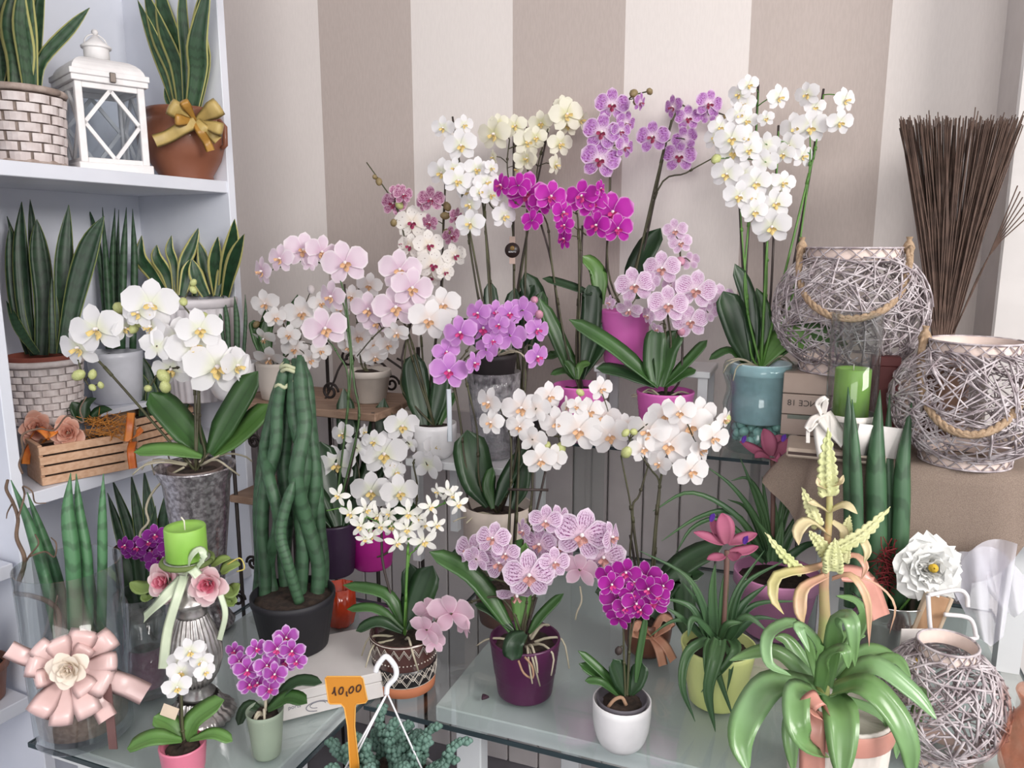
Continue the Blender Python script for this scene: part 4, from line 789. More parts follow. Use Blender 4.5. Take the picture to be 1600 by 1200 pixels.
grow(p, t0 - .01, 'white', [[(255, 700), (265, 900), (290, 1200), (310, 1500)], [(400, 860), (395, 1050), (390, 1200), (360, 1500)], [(620, 360), (615, 560), (570, 900), (530, 1200), (400, 1500)], [(350, 150), (330, 500), (300, 820), (280, 1200)], [(690, 160), (640, 480), (615, 570)], [(455, 350), (440, 640), (400, 870)]], [(300, 110, 100, 20), (250, 160, 110, -20), (270, 205, 120, 0), (250, 265, 120), (290, 295, 110), (455, 175, 125, 40), (605, 160, 120, -20), (645, 225, 100, 10), (800, 190, 125, 45), (775, 305, 125, 20), (130, 390, 125, -20), (210, 390, 160, 0), (220, 460, 160, 0), (285, 385, 125, 10), (185, 575, 150, -10), (265, 580, 150, 0), (250, 690, 150, 0), (335, 620, 150, 10), (330, 770, 125), (320, 700, 120), (440, 650, 150, 10), (440, 730, 150, 5), (420, 850, 180, 0), (480, 620, 120, 20), (620, 330, 170, 10), (545, 335, 150, -10), (510, 430, 140), (580, 480, 120, 40), (480, 470, 110), (390, 285, 80), (395, 420, 120, 170), (390, 510, 120, 170), (150, 330, 110), (300, 450, 120)], [([(1195, 570), (1250, 522), (1325, 538)], 44, GREEN), ([(1190, 570, -2), (1232, 525, -2), (1268, 545, -2)], 42, GREEN_L), ([(1172, 570), (1150, 510), (1130, 455)], 46, GREEN_D), ([(1178, 570), (1172, 480), (1148, 412)], 26, GREEN_D), ([(1192, 570), (1196, 510), (1182, 450)], 24), ([(1165, 570), (1140, 548), (1108, 562)], 16)], [[(350, 95), (330, 500), (300, 820), (280, 1500)], [(215, 330), (245, 600), (265, 1000), (300, 1500)], [(380, 660), (380, 1200), (360, 1500)], [(455, 320), (440, 640), (415, 1200), (380, 1500)], [(690, 130), (620, 560), (560, 900), (500, 1200), (400, 1500)]], [(130, 495, 55)], cF, 3.334, stem_m=STEMG, base=top(c2, h*.66))
# white arching orchid on a trellis (brown pot)
c, rt, rb, h = pot_px(782, 985, Z0, 84, 64, 905); t0 = depth(c); p = orchid('white arching orchid on black trellis in brown pot behind the purple pot', c); pot(p, c, rt, rb, h, mat('brown_pot', '#5a4038', .4), 'plain')
grow(p, t0, 'whiteo', [[(225, 250), (290, 290), (335, 390), (345, 600), (330, 900), (310, 1200)], [(900, 400), (760, 440), (560, 420), (400, 400), (385, 600), (350, 1200)], [(550, 540), (470, 480), (450, 800), (360, 1200)]], [(225, 240, 160, -45), (235, 350, 140, -30), (400, 270, 200, -10), (480, 270, 150, 160), (550, 205, 150, 20), (390, 370, 140), (590, 350, 170, -5), (710, 390, 230, 0, 0), (850, 320, 170, -15), (880, 420, 210, 0, 0), (970, 360, 120), (500, 550, 170, 10), (570, 540, 140, 10), (460, 440, 150, 160), (640, 260, 110, 70), (700, 260, 100), (830, 165, 130, 30), (770, 290, 150, 10)], [([(775, 910), (740, 880), (700, 870)], 40, GREEN_D), ([(800, 910), (815, 870), (820, 840)], 34)], [[(345, 390), (335, 900), (315, 1250)], [(460, 480), (450, 830), (370, 1250)], [(530, 610), (490, 790), (390, 1200)], [(395, 400), (370, 800), (340, 1200)]], [(535, 478, 50), (610, 490, 70), (718, 185, 45), (715, 245, 45)], cH, 3.478, base=top(c, h))
b = MB(); b.tube([at(*cH(325, 712), t0), at(*cH(545, 715), t0)], .003, 6); b.build('trellis_bar', STAKE, p)
# white branching orchid in copper pot with peach bow
c, rt, rb, h = pot_px(1010, 1030, Z0, 76, 52, 962); t0 = depth(c); p = orchid('white branching orchid with yellow lips in copper pot with peach ribbon', c); pot(p, c, rt, rb, h, mat('copper_brown', '#6a4030', .3), 'round')
grow(p, t0, 'whiteo', [[(985, 440), (1100, 600), (1150, 690), (1130, 950), (1110, 1350)], [(1440, 430), (1300, 520), (1200, 600), (1150, 690)], [(940, 530), (1000, 860), (990, 1100), (1060, 1350)], [(1095, 560), (1040, 740), (1003, 860)]], [(1090, 400, 220, -20), (1200, 470, 240, 0, 0), (1310, 370, 240, 10, 0), (1180, 310, 170), (1260, 290, 160, 0), (1370, 300, 170, 20), (1440, 430, 170, 30), (1320, 610, 180, 20), (1150, 570, 130, -30), (1060, 490, 150), (1370, 500, 150, 60), (1500, 330, 120, 60)], [([(1015, 965), (1060, 890), (1130, 850)], 42, GREEN_D), ([(1005, 965), (1040, 910), (1100, 896)], 34, GREEN_D), ([(1020, 965, -3), (1062, 900, -3), (1072, 1000, -4)], 34, GREEN_D), ([(1000, 965), (960, 930), (930, 925)], 30, GREEN_D)], [[(990, 960), (1060, 1350)], [(1130, 950), (1090, 1350)]], [(1415, 385, 60), (965, 405, 45), (1010, 400, 45), (970, 510, 65), (1515, 330, 50)], cH, 3.478, bud_m=BUDG, base=top(c, h))
PEACHR = mat('peach_satin', '#d9a58c', .3, col2='#cf967c', scale=30)
for pts in ([(1020, 990), (1035, 965, -2), (1048, 975, -2), (1022, 992)], [(1020, 992), (1000, 975, -2), (990, 990, -2), (1018, 994)], [(1022, 992), (1040, 1010, -2), (1052, 1032, -2)], [(1020, 994), (1030, 1015, -2), (1036, 1040, -2)]): ribbon(p, pts, 15, PEACHR, t0 - rt*1.1, name='bow_ribbon')
# white orchid in magenta pot
c, rt, rb, h = pot_px(582, 895, Z0, 76, 60, 815); t0 = depth(c); p = orchid('large white orchid above the bright magenta pot', c); pot(p, c, rt, rb, h, mat('magenta_pot', '#a81c84', .4, col2='#9c1878', scale=6), 'ringed')
grow(p, t0 - .05, 'white', [[(180, 260), (280, 430), (310, 600), (330, 900), (390, 1150)], [(640, 200), (660, 400), (560, 560), (480, 800), (420, 1150)], [(900, 340), (800, 420), (730, 460), (760, 680), (700, 1000), (450, 1200)]], [(180, 240, 180, -30), (290, 350, 160, 160), (130, 480, 280, -10, 0), (500, 400, 330, 0, 0), (400, 690, 290, -5), (620, 700, 270, 10), (590, 540, 160, 20), (640, 180, 250, 10), (840, 480, 240, 150), (900, 330, 210, 35), (700, 320, 130, 150), (340, 220, 110, 60), (420, 300, 170, -10), (560, 480, 150)], [([(575, 830), (555, 800), (525, 780)], 34, GREEN_D), ([(595, 830), (620, 800), (650, 790)], 34, GREEN_D)], [], [], cI, 5, base=top(c, h))
# ------------------------------------------------------------------ big white orchid in the silver crackle vase
c, rt, rb, h = pot_px(324, 992, Z0, 112, 70, 726); t0 = depth(c); SILG = mat('silver_mercury', '#c9c5c8', .22, metal=.75, col2='#8a8488', scale=120, bump=.4)
v = thing('silver_vase', 'tall flared silver crackle glass vase under the large white orchid', 'vase', c)
b = MB(); b.lathe([(rb*1.15, 0), (rb*1.2, .008), (rb*.9, .03), (rb*.75, .05), (rb*.9, h*.3), (rt*.8, h*.75), (rt*.86, h*.9), (rt*1.02, h*.985), (rt*1.03, h), (rt*.97, h*.99), (rt*.82, h*.9), (rt*.76, h*.75)], c, 40); b.build('body', SILG, v)
c2 = c + V((0, 0, h*.72)); p = orchid('large white orchid with long drooping sprays and green buds, left', c2); pot(p, c2, rt*.72, rt*.6, h*.27, mat('clear_nursery', '#6a5a54', .4), 'plain'); roots(p, c2 + V((0, 0, h*.28)), rt*1.1, 9, 4, drop=.05)
grow(p, t0 - .03, 'white', [[(260, 440), (430, 250), (560, 300), (700, 420), (830, 560), (890, 680), (900, 940), (930, 1080)], [(860, 50), (800, 170), (850, 260), (880, 480), (890, 650)], [(590, 690), (650, 600), (760, 560), (860, 600)], [(240, 690), (200, 620), (170, 520), (230, 460)], [(1060, 560), (960, 600), (900, 650)]], [(170, 440, 240, -40), (280, 330, 290, -30), (440, 320, 160, 40), (600, 180, 290, 0, 0), (610, 310, 200, -60), (640, 430, 190, 150), (760, 400, 270, 10), (870, 430, 290, 5, 0), (900, 330, 240, 0), (1000, 560, 340, 10, 0), (1120, 550, 220, 40), (730, 570, 210, -20), (530, 230, 190, -30)], [([(930, 1090), (770, 900), (600, 710)], 195, GREEN), ([(960, 1080), (1090, 850), (1250, 580)], 170, GREEN), ([(980, 1090), (1150, 960), (1330, 780)], 160, GREEN_L), ([(910, 1100, -3), (720, 1060, -5), (500, 1070, -6)], 105, GREEN_L)], [[(890, 640), (900, 940), (920, 1090)]], [(410, 200, 75), (500, 320, 65), (530, 290, 55), (875, 500, 100), (680, 610, 80), (690, 675, 75), (585, 685, 50), (165, 605, 75), (250, 600, 55), (250, 680, 45), (300, 665, 40), (800, 160, 55), (860, 90, 45), (920, 250, 60), (860, 45, 45)], cO, 3.872, cO, 3.872, base=c2 + V((0, 0, h*.24)))
b = MB(); b.tube(spline([at(x, y, t0 - rt) for x, y in ((288, 730), (262, 745), (238, 770), (228, 795), (232, 815), (220, 830), (218, 845))], 20), .0022, 6); b.build('aerial_root', ROOT, p)
# dark violet mini orchid in glass with pink wool
c, rt, rb, h = pot_px(234, 1098, Z0, 78, 64, 925); t0 = depth(c)
v = thing('glass_vase', 'clear glass tumbler with pink wool in the bottom beside the candlestick', 'vase', c); b = MB(); b.lathe([(rb*.9, .002), (rb, .006), (rt, h), (rt*.965, h), (rb*.95, .012), (.001, .01)], c, 36); b.build('body', thin_glass('tumbler_glass', '#f2f4f6', frost=.04), v)
b = MB(); b.lathe([(rb*.5, .013), (rb*.9, .02), (rb*.93, .04), (rb*.8, h*.42), (rb*.3, h*.46), (.001, h*.46)], c, 24); b.build('pink_wool', mat('pink_wool', '#d29cb4', .95, col2='#c285a0', scale=150, bump=1), v)
c2 = c + V((0, 0, h*.48)); p = orchid('dark violet mini orchid standing in glass tumbler by the green candle', c2); pot(p, c2, rt*.86, rt*.72, h*.34, thin_glass('clear_pot', '#cfd2cc', frost=.1, frostcol='#5a6a4a'), 'nursery')
grow(p, t0, 'miniv', [[(190, 250), (210, 500), (230, 820)], [(270, 300), (250, 520), (240, 820)]], [(230, 210, 120), (190, 250, 110), (200, 300, 140), (130, 280, 120, -20), (60, 270, 100, -40), (260, 280, 120), (240, 350, 120), (310, 280, 110, 20), (280, 340, 100), (230, 390, 90), (155, 310, 110), (100, 300, 110)], [([(215, 960), (200, 900), (192, 870)], 26, GREEN_D), ([(230, 960), (222, 900), (218, 850)], 26, GREEN_D), ([(245, 960), (262, 900), (266, 860)], 24, GREEN_D), ([(235, 960), (240, 910), (240, 870)], 24, GREEN_D)], [], [], cN, 3.75, base=c2 + V((0, 0, h*.3)))
# ------------------------------------------------------------------ glass cylinder with spears and satin bow
c, rt, rb, h = pot_px(134, 1178, Z0, 146, 136, 880); t0 = depth(c); CLEAR = thin_glass('clear_glass', '#f4f7f7')
v = thing('glass_vase', 'large clear glass cylinder vase with pink satin bow at far left', 'vase', c)
b = MB(); b.lathe([(rb*.95, .002), (rb, .006), (rt, h), (rt*.97, h), (rb*.965, .014), (.001, .012)], c, 48); b.build('body', CLEAR, v)
b = MB(); rr = random.Random(8)
b.lathe([(rb*.6, .016), (rb*.9, .02), (rb*.93, .05), (rb*.9, h*.27), (rb*.5, h*.3), (.001, h*.3)], c, 30); b.build('fibre_fill', mat('coir_fibre', '#8a6e60', .95, col2='#a58a7c', scale=120, bump=1), v)
SAT = mat('pink_satin', '#dfc0bd', .28, col2='#d8b6b3', scale=14); IVO = petal('ivory_felt', '#eee2d4', centre='#e0cfba', tl=.1); tb = t0 - rt - .012
for an, L, w in ((158, 58, 34), (105, 52, 36), (62, 60, 42), (28, 74, 36), (-4, 66, 30), (-36, 64, 44), (-74, 78, 36), (-104, 80, 32), (-132, 72, 36), (184, 46, 28), (130, 62, 30), (45, 40, 30), (-60, 46, 34)): bow_loop(v, 108, 1046, an, L, w, SAT, tb, .022)
for an, L, w in ((146, 92, 26), (-34, 118, 34), (-64, 96, 28)): bow_tail(v, 110, 1046, an, L, w, SAT, tb - .004)
rose(v, at(107, 1046, tb - .045), V((.15, -1, .15)), .023, IVO, n=18, name='felt_rose'); rose(v, at(66, 1054, tb - .035), V((-.2, -1, 0)), .014, IVO, n=10, name='felt_rose')
b = MB(); b.box(at(172, 1120, tb + .004), (.012, .002, .10)); b.build('bow_tail', mat('dark_mauve_ribbon', '#7a5a58', .4), v, smooth=False)
p = thing('cut_spear_leaves', 'cut cylindrical snake plant spears standing inside the glass cylinder vase', 'plant', c + V((0, 0, h*.3)))
cf = crop(0, 700, 5)
spears(p, t0, [([(470, 1500), (350, 1000), (230, 600), (85, 250)], 95), ([(560, 1500, 2), (440, 1000, 2), (320, 650, 2), (212, 345, 2)], 90), ([(590, 1500, -2), (570, 900, -2), (530, 500, -2), (552, 195, -2)], 120), ([(690, 1500), (680, 900), (620, 500), (595, 200)], 95), ([(790, 1500), (800, 900), (800, 500), (808, 200)], 80), ([(730, 1500, 2), (730, 1200, 2), (720, 930, 2)], 60)], cf, 5, m=leafmat('spear_leaf_light', '#4c7a52', '#406a48', bands=50, rough=.45, rib=False))
WIL = mat('willow_bark', '#6f5a4c', .8, col2='#5f4c40', scale=80)
p2 = thing('willow_twig', 'twisted corkscrew willow twig curling up beside the glass cylinder vase', 'twig', c + V((-.02, -.01, h*.3)))
for pts, r in (([(90, 1010), (92, 960), (75, 940), (45, 930), (25, 925), (35, 895), (38, 870), (26, 840), (28, 810), (20, 785), (10, 765), (12, 750)], .0035), ([(25, 925), (30, 900), (45, 870), (60, 850), (55, 835)], .0018), ([(28, 810), (38, 775), (36, 760), (50, 768), (55, 785), (72, 786)], .0014), ([(45, 870), (70, 862), (85, 870), (88, 850), (80, 840)], .0014), ([(90, 1000), (85, 960), (90, 930)], .0018), ([(20, 785), (12, 800), (10, 810)], .0012), ([(35, 740), (30, 725), (36, 705), (35, 680), (60, 670), (85, 672), (105, 650), (130, 660), (125, 640), (135, 620)], .0016)):
    b = MB(); b.tube(spline([at(x, y, t0 - .03 + .01*math.sin(i*1.7)) for i, (x, y) in enumerate(pts)], 6*len(pts)), lambda u: r*(1.1 - .5*u), 6); b.build('branch', WIL, p2)
# ------------------------------------------------------------------ silver candlestick, candle, rose ring
c, rt, rb, h = pot_px(312, 1148, Z0, 60, 108, 868); t0 = depth(c); SILV = mat('antique_silver', '#d2cecc', .3, metal=.8, col2='#a8a4a2', scale=60)
p = thing('candlestick', 'fluted antique silver candlestick with urn shaped body on glass table', 'candlestick', c); k = lambda px: M(px, t0)
zr = lambda y: zrow(c, y) - Z0
b = MB(); b.lathe([(k(52), 0), (k(54), .006), (k(46), .014), (k(40), zr(1105)), (k(30), zr(1086))], c, 96, flute=.04, nfl=26); b.build('foot', SILV, p)
b = MB(); b.lathe([(k(24), zr(1086)), (k(26), zr(1080)), (k(18), zr(1072)), (k(24), zr(1064))], c, 32); b.build('collar', SILV, p)
b = MB(); b.lathe([(k(22), zr(1066)), (k(33), zr(1050)), (k(39), zr(1030)), (k(39), zr(1012)), (k(32), zr(985)), (k(22), zr(960))], c, 120, flute=.05, nfl=26); b.build('urn_body', SILV, p)
b = MB(); b.lathe([(k(21), zr(962)), (k(23), zr(955)), (k(19), zr(948)), (k(30), zr(940)), (k(31), zr(934)), (k(20), zr(930)), (k(18), zr(890)), (k(32), zr(880)), (k(33), zr(872)), (k(30), zr(872)), (.001, zr(875))], c, 32); b.build('neck', SILV, p)
WAX = mat('green_wax', '#96c45a', .45, col2='#86b84c', scale=14); WICK = mat('wick_white', '#e6e2d2', .8)
c2 = c + V((0, 0, zr(872) + .0005)); hc = zrow(c, 822) - c2.z
q = thing('pillar_candle', 'lime green pillar candle on top of the silver candlestick', 'candle', c2); b = MB(); b.lathe([(k(28), 0), (k(29.5), .002), (k(29.5), hc - .002), (k(28.5), hc), (k(24), hc - .004), (.001, hc - .006)], c2, 32); b.build('wax_body', WAX, q)
b = MB(); b.tube([c2 + V((0, 0, hc - .008)), c2 + V((0, 0, hc + .008)), c2 + V((-.004, 0, hc + .014))], .0012, 5); b.build('wick', WICK, q)
c3 = c2 + V((0, 0, -.004)); q = thing('rose_ring', 'candle ring of pale pink roses with mint ribbon around the candlestick top', 'wreath', c3); tr = t0 - .045
b = MB(); b.tube([c3 + V((k(36)*math.cos(a*math.pi/10), k(36)*math.sin(a*math.pi/10), 0)) for a in range(21)], .004, 6); b.build('ring_wire', mat('ring_green', '#6a7a44', .7), q)
PR = petal('pale_rose', '#ecc6cc', rim='#f4dfe0', centre='#e0a0ac'); PR2 = petal('pink_rose_heart', '#dd7d94', rim='#e8a4b2')
rose(q, at(256, 908, tr), V((-.35, -1, .3)), .026, PR, PR2); rose(q, at(325, 912, tr - .01), V((.1, -1, .15)), .027, PR, PR2)
RL = leafmat('rose_leaf', '#7f9150', '#6c8044', rough=.6)
for pts, w in (([(245, 915), (222, 920), (203, 910)], 26), ([(345, 895), (358, 885), (375, 882)], 24), ([(348, 920), (362, 925), (374, 912)], 28), ([(330, 885), (345, 875), (360, 872)], 16), ([(240, 930), (228, 935), (222, 928)], 16), ([(300, 880), (315, 870), (325, 878)], 18), ([(350, 935), (362, 942), (366, 930)], 18)): b = MB(); b.leaf([at(x, y, tr + .01) for x, y in pts], k(w), 'oval', fold=.15, seg=7); b.build('leaf', RL, q)
MINT = mat('mint_satin', '#cfd9bf', .35, col2='#c3cfb4', scale=20); rN = None
for pts, w in (([(290, 900), (298, 870, -2), (312, 858, -2), (318, 872, -2), (300, 895, -1)], 12), ([(288, 900), (278, 930, -2), (262, 985, -2), (255, 1045, -2)], 15), ([(285, 905), (255, 935, -2), (225, 965, -1)], 20), ([(345, 930), (352, 960), (343, 1000)], 9), ([(290, 895), (300, 890, -2), (310, 900, -2)], 16)): ribbon(q, pts, w, MINT, tr - .015, name='ribbon')
b = MB(); b.tube(spline([at(x, y, tr) for x, y in ((355, 882), (375, 872), (382, 888), (370, 893))], 10), .0011, 5); b.build('tendril', mat('tendril_yellow', '#c9b860', .6), q)
# ------------------------------------------------------------------ mini white orchid, pink pot / mini purple orchid, sage pot
c, rt, rb, h = pot_px(290, 1236, Z0, 68, 54, 1160); t0 = depth(c); p = orchid('tiny white orchid in small pink pot at bottom left edge', c); pot(p, c, rt, rb, h, mat('rose_pink_pot', '#d97a93', .35, coat=.3), 'ringed')
grow(p, t0, 'white', [[(890, 660), (850, 720), (850, 840), (855, 1000), (865, 1080)]], [(890, 650, 120, 0), (850, 690, 110), (850, 750, 120), (830, 820, 120), (945, 700, 100), (960, 750, 90, 20), (920, 650, 90)], [([(870, 1070), (920, 970), (1050, 880)], 110, GREEN_L), ([(860, 1070), (800, 1000), (720, 960)], 100, GREEN_L), ([(850, 1070, -1), (720, 1060, -3), (595, 1110, -3)], 85, GREEN_L), ([(890, 1070, -1), (1000, 1040, -2), (1090, 1075, -2)], 60, GREEN_L)], [[(845, 830), (850, 1000), (862, 1080)]], [], cL_, 3, cL_, 3, base=top(c, h))
q_ = at(265, 1112, t0); b = MB(); b.box(q_, (.022, .001, .018), (Quaternion((0, 1, 0), .4) @ V((1, 0, 0)), V((0, 1, 0)), Quaternion((0, 1, 0), .4) @ V((0, 0, 1)))); b.build('plant_label', mat('label_cream', '#e2cdb8', .6), p, smooth=False)
c, rt, rb, h = pot_px(418, 1190, Z0, 57, 42, 1108); t0 = depth(c); p = orchid('mini purple and white orchid in sage green pot', c); pot(p, c, rt, rb, h, mat('sage_pot', '#93a08e', .5, col2='#8a9786', scale=10), 'plain'); roots(p, top(c, h), rt*.6, 4, 6, drop=0)
grow(p, t0, 'mini2', [[(200, 600), (150, 700), (110, 820), (110, 950)], [(-10, 690), (50, 760), (100, 850), (115, 950)]], [(200, 590, 110), (160, 640, 120), (230, 650, 110), (250, 700, 90), (60, 640, 90), (20, 740, 120), (110, 720, 110), (70, 800, 110), (150, 760, 110), (120, 830, 100), (-40, 650, 80), (-20, 700, 90), (200, 700, 110), (30, 810, 100)], [([(110, 930), (240, 800), (370, 800)], 62, GREEN_D), ([(115, 930, -1), (210, 870, -1), (300, 895, -2)], 75, GREEN), ([(90, 930), (20, 910), (-25, 1000)], 55, GREEN_D)], [], [], cM, 3, cM, 3, base=top(c, h))
# ------------------------------------------------------------------ white printed box under the braided plant
BOXW = mat('printed_card', '#d8d4d2', .7, col2='#cfcac8', scale=6); INK = mat('print_grey', '#8b8a92', .7)
a = on(446, 1127, Z0); e = on(556, 1100, Z0); X = (e - a); X.z = 0; X.normalize(); Y = V((-X.y, X.x, 0)); L = .19; Dp = .155; hB = .046
org = a + X*0 ; cb = org + X*L*.42 + Y*Dp/2
p = thing('storage_box', 'flat white printed box under the black pot of braided spears', 'box', cb)
b = MB(); b.box(cb + V((0, 0, hB*.31)), (L, Dp, hB*.6), (X, Y, Zd), bev=.001); b.build('box_body', BOXW, p, smooth=False)
b = MB(); b.box(cb + V((0, 0, hB*.82)), (L*1.01, Dp*1.01, hB*.36), (X, Y, Zd), bev=.001); b.build('box_lid', BOXW, p, smooth=False)
b = MB(); f0 = cb - Y*(Dp/2 + .0003); pts = [f0 + X*(-.03 + .018*math.cos(i*.33)) + V((0, 0, .013 + .008*math.sin(i*.33))) for i in range(15)]; b.tube(pts, .0009, 4); pts = [f0 + X*(-.03 + .012*math.cos(i*.33)) + V((0, 0, .015 + .005*math.sin(i*.33))) for i in range(15)]; b.tube(pts, .0006, 4); b.build('printed_swirl', INK, p)
text_on(p, 'lettering', 'ports', .009, f0 + X*-.065 + V((0, 0, .021)), X, Zd, INK)
ZX = Z0 + hB
# braided spears in black pot
c, rt, rb, h = pot_px(462, 1032, ZX, 128, 100, 925); t0 = depth(c); p = thing('potted_spear_plant', 'tall braided cylindrical snake plant tied at the top in black pot', 'plant', c)
pot(p, c, rt, rb, h, mat('black_nursery', '#1f1e24', .6), 'nursery', soil=.9)
cs = crop(380, 560, 3.75); zt_ = c.z + h*.85
BR = leafmat('braided_spear', '#3f6044', '#34523a', bands=110, rough=.5, rib=False)
for i, (pts, w_) in enumerate((([(260, 10), (230, 130), (200, 300), (190, 520), (130, 750), (110, 1000), (130, 1300), (120, 1430)], 70), ([(250, 0, 2), (210, 200, 2), (130, 500, 2), (150, 700, -2), (210, 950, -2), (150, 1200, 1), (190, 1430, 1)], 66), ([(310, 0), (300, 150), (300, 350), (360, 600), (330, 850), (350, 1100), (330, 1430)], 78), ([(330, -20, -1), (340, 200, -1), (360, 400, -2), (310, 700, -3), (370, 950, -1), (440, 1200, 0), (430, 1430, 0)], 82), ([(340, -10, 2), (380, 200, 2), (395, 450, 2), (420, 700, 2), (390, 950, 2), (350, 1200, 2), (300, 1430, 2)], 72), ([(300, 0, 3), (270, 300, 3), (240, 600, 3), (260, 900, 3), (240, 1150, 3), (260, 1430, 3)], 80), ([(360, 20, 3), (400, 400, 4), (430, 700, 3), (450, 1000, 3), (470, 1200, 3), (460, 1430, 3)], 66), ([(240, 20, 3), (150, 400, 4), (110, 650, 3), (90, 900, 2), (100, 1200, 2), (80, 1430, 1)], 64), ([(300, 700, -4), (220, 1000, -5), (260, 1200, -5), (330, 1430, -4)], 60))):
    P_ = [P3(cs, t0, q) for q in pts]; P_.append(V((c.x + (P_[-1].x - c.x)*.7, c.y + (P_[-1].y - c.y)*.5, zt_))) if False else None
    b = MB(); r = M(w_/3.75, t0)/2; b.tube(spline(P_, 30), lambda u: r*(.35 + .65*min(1, u/.1)) if u < .1 else r*(1 + .1*math.sin(u*3)), 10); b.build('spear', BR, p)
TIE = mat('raffia_tie', '#b9bb9a', .6)
for (x0, x1, y) in ((225, 340, 40), (230, 345, 62), (195, 260, 155), (290, 365, 128)):
    q0, q1 = at(*cs(x0, y), t0), at(*cs(x1, y + 6), t0); m_ = (q0 + q1)/2; r_ = (q1 - q0).length/2
    b = MB(); b.tube([m_ + V((r_*1.04*math.cos(a*math.pi/10), r_*.95*math.sin(a*math.pi/10), .003*math.sin(a))) for a in range(21)], .0035, 6); b.build('tie', TIE, p)
# orange glass behind
c = base_on(533, 985, Z0, 46); t0 = depth(c); b = MB(); hO = zrow(c, 915) - Z0; r_ = M(24, t0)
p = thing('votive_glass', 'small orange red glass votive behind the black pot', 'candle holder', c); b.lathe([(r_*.7, 0), (r_*.8, .004), (r_, hO*.4), (r_*.95, hO), (r_*.88, hO), (r_*.9, hO*.4), (.001, .008)], c, 48, flute=.05, nfl=8); b.build('glass_body', mat('orange_glass', '#c8401c', .12, col2='#a83014', spec=.8), p)
# ------------------------------------------------------------------ star orchid in patterned pot
c, rt, rb, h = pot_px(633, 1092, Z0, 104, 92, 985); t0 = depth(c); p = orchid('small flowered white star orchid in brown pot with black and white pattern', c)
GLZ = mat('brown_glaze', '#4a2b26', .2, coat=.5); TB = mat('bare_terracotta', '#b9714e', .7); PAT = mat('pattern_cream', '#d8cfc4', .5); BLK = mat('pattern_black', '#1f1b1c', .3)
pot(p, c, rt, rb, h, GLZ, 'plain', label='brown glazed pot with zigzag pattern')
rad = lambda u: rb + (rt - rb)*u + .0006
def band(u0, u1, m, name): b = MB(); b.lathe([(rad(u0)-.001, h*u0), (rad(u0), h*u0 + .0004), (rad(u1), h*u1 - .0004), (rad(u1)-.001, h*u1)], c, 48, capb=False); return b.build(name, m, p)
band(.02, .2, TB, 'terracotta_band'); band(.215, .52, BLK, 'black_band'); band(.205, .215, PAT, 'cream_line'); band(.965, .985, PAT, 'rim_line')
def zig(u0, u1, n, name, r_=.0008):
    b = MB(); pts = []
    for i in range(n*2 + 1): a = i*math.pi/n; u = u0 if i % 2 else u1; pts.append(c + V(((rad(u)+.0006)*math.cos(a), (rad(u)+.0006)*math.sin(a), h*u)))
    b.tube(pts, r_, 4, cap=False); return b.build(name, PAT, p)
zig(.8, .94, 22, 'zigzag'); zig(.76, .9, 22, 'zigzag', .0006); zig(.24, .4, 16, 'zigzag', .001); zig(.48, .34, 16, 'zigzag', .001); zig(.28, .44, 16, 'zigzag', .0006); zig(.5, .42, 32, 'zigzag', .0006)
b = MB()
for i in range(56): a = i*2*math.pi/56; b.lathe([(.0002, -.0014), (.0014, 0), (.0002, .0014)], c + V(((rad(.64)+.0004)*math.cos(a), (rad(.64)+.0004)*math.sin(a), h*.64)), 6)
b.build('dot_band', PAT, p)
roots(p, top(c, h), rt*.9, 5, 13, drop=.03); c5 = crop(480, 760, 5)
grow(p, t0 - .01, 'star', [[(690, 870), (690, 1000), (680, 1300), (670, 1750)], [(50, 840), (200, 820), (350, 880), (500, 950), (640, 980), (690, 1040)], [(1080, 750), (950, 790), (800, 880), (700, 1000)], [(800, 1080), (740, 1150), (690, 1250)]], [(145, 720, 160, -20), (240, 860, 180, -20), (360, 830, 180), (450, 880, 170), (320, 960, 180), (400, 1030, 190), (540, 860, 140), (560, 960, 180), (690, 860, 200, 0), (680, 980, 190, 0), (600, 1090, 170), (810, 1080, 210, 10), (910, 950, 150, 20), (860, 810, 160, 20), (1000, 690, 150, 0), (1080, 790, 160, 10), (920, 690, 120, -40), (820, 950, 130), (760, 900, 150), (480, 960, 150), (640, 1040, 150), (350, 1060, 130), (1040, 720, 130)], [([(750, 1100), (620, 850), (280, 770)], 110, GREEN), ([(750, 1120, -2), (540, 960, -2), (310, 960, -2)], 85, GREEN), ([(740, 1140, -3), (560, 1060, -4), (380, 1130, -4)], 100, GREEN_D), ([(790, 1100), (880, 880), (980, 620)], 240, GREEN_D), ([(770, 1100, 2), (820, 850, 2), (800, 600, 2)], 170, GREEN_D), ([(780, 1120, -2), (830, 1060, -2), (900, 1040, -2)], 70, GREEN_D)], [[(480, 1000), (500, 1300), (640, 1750)]], [], cI, 5, c5, 5, stem_m=STEMG, sr=.0018, base=top(c, h))
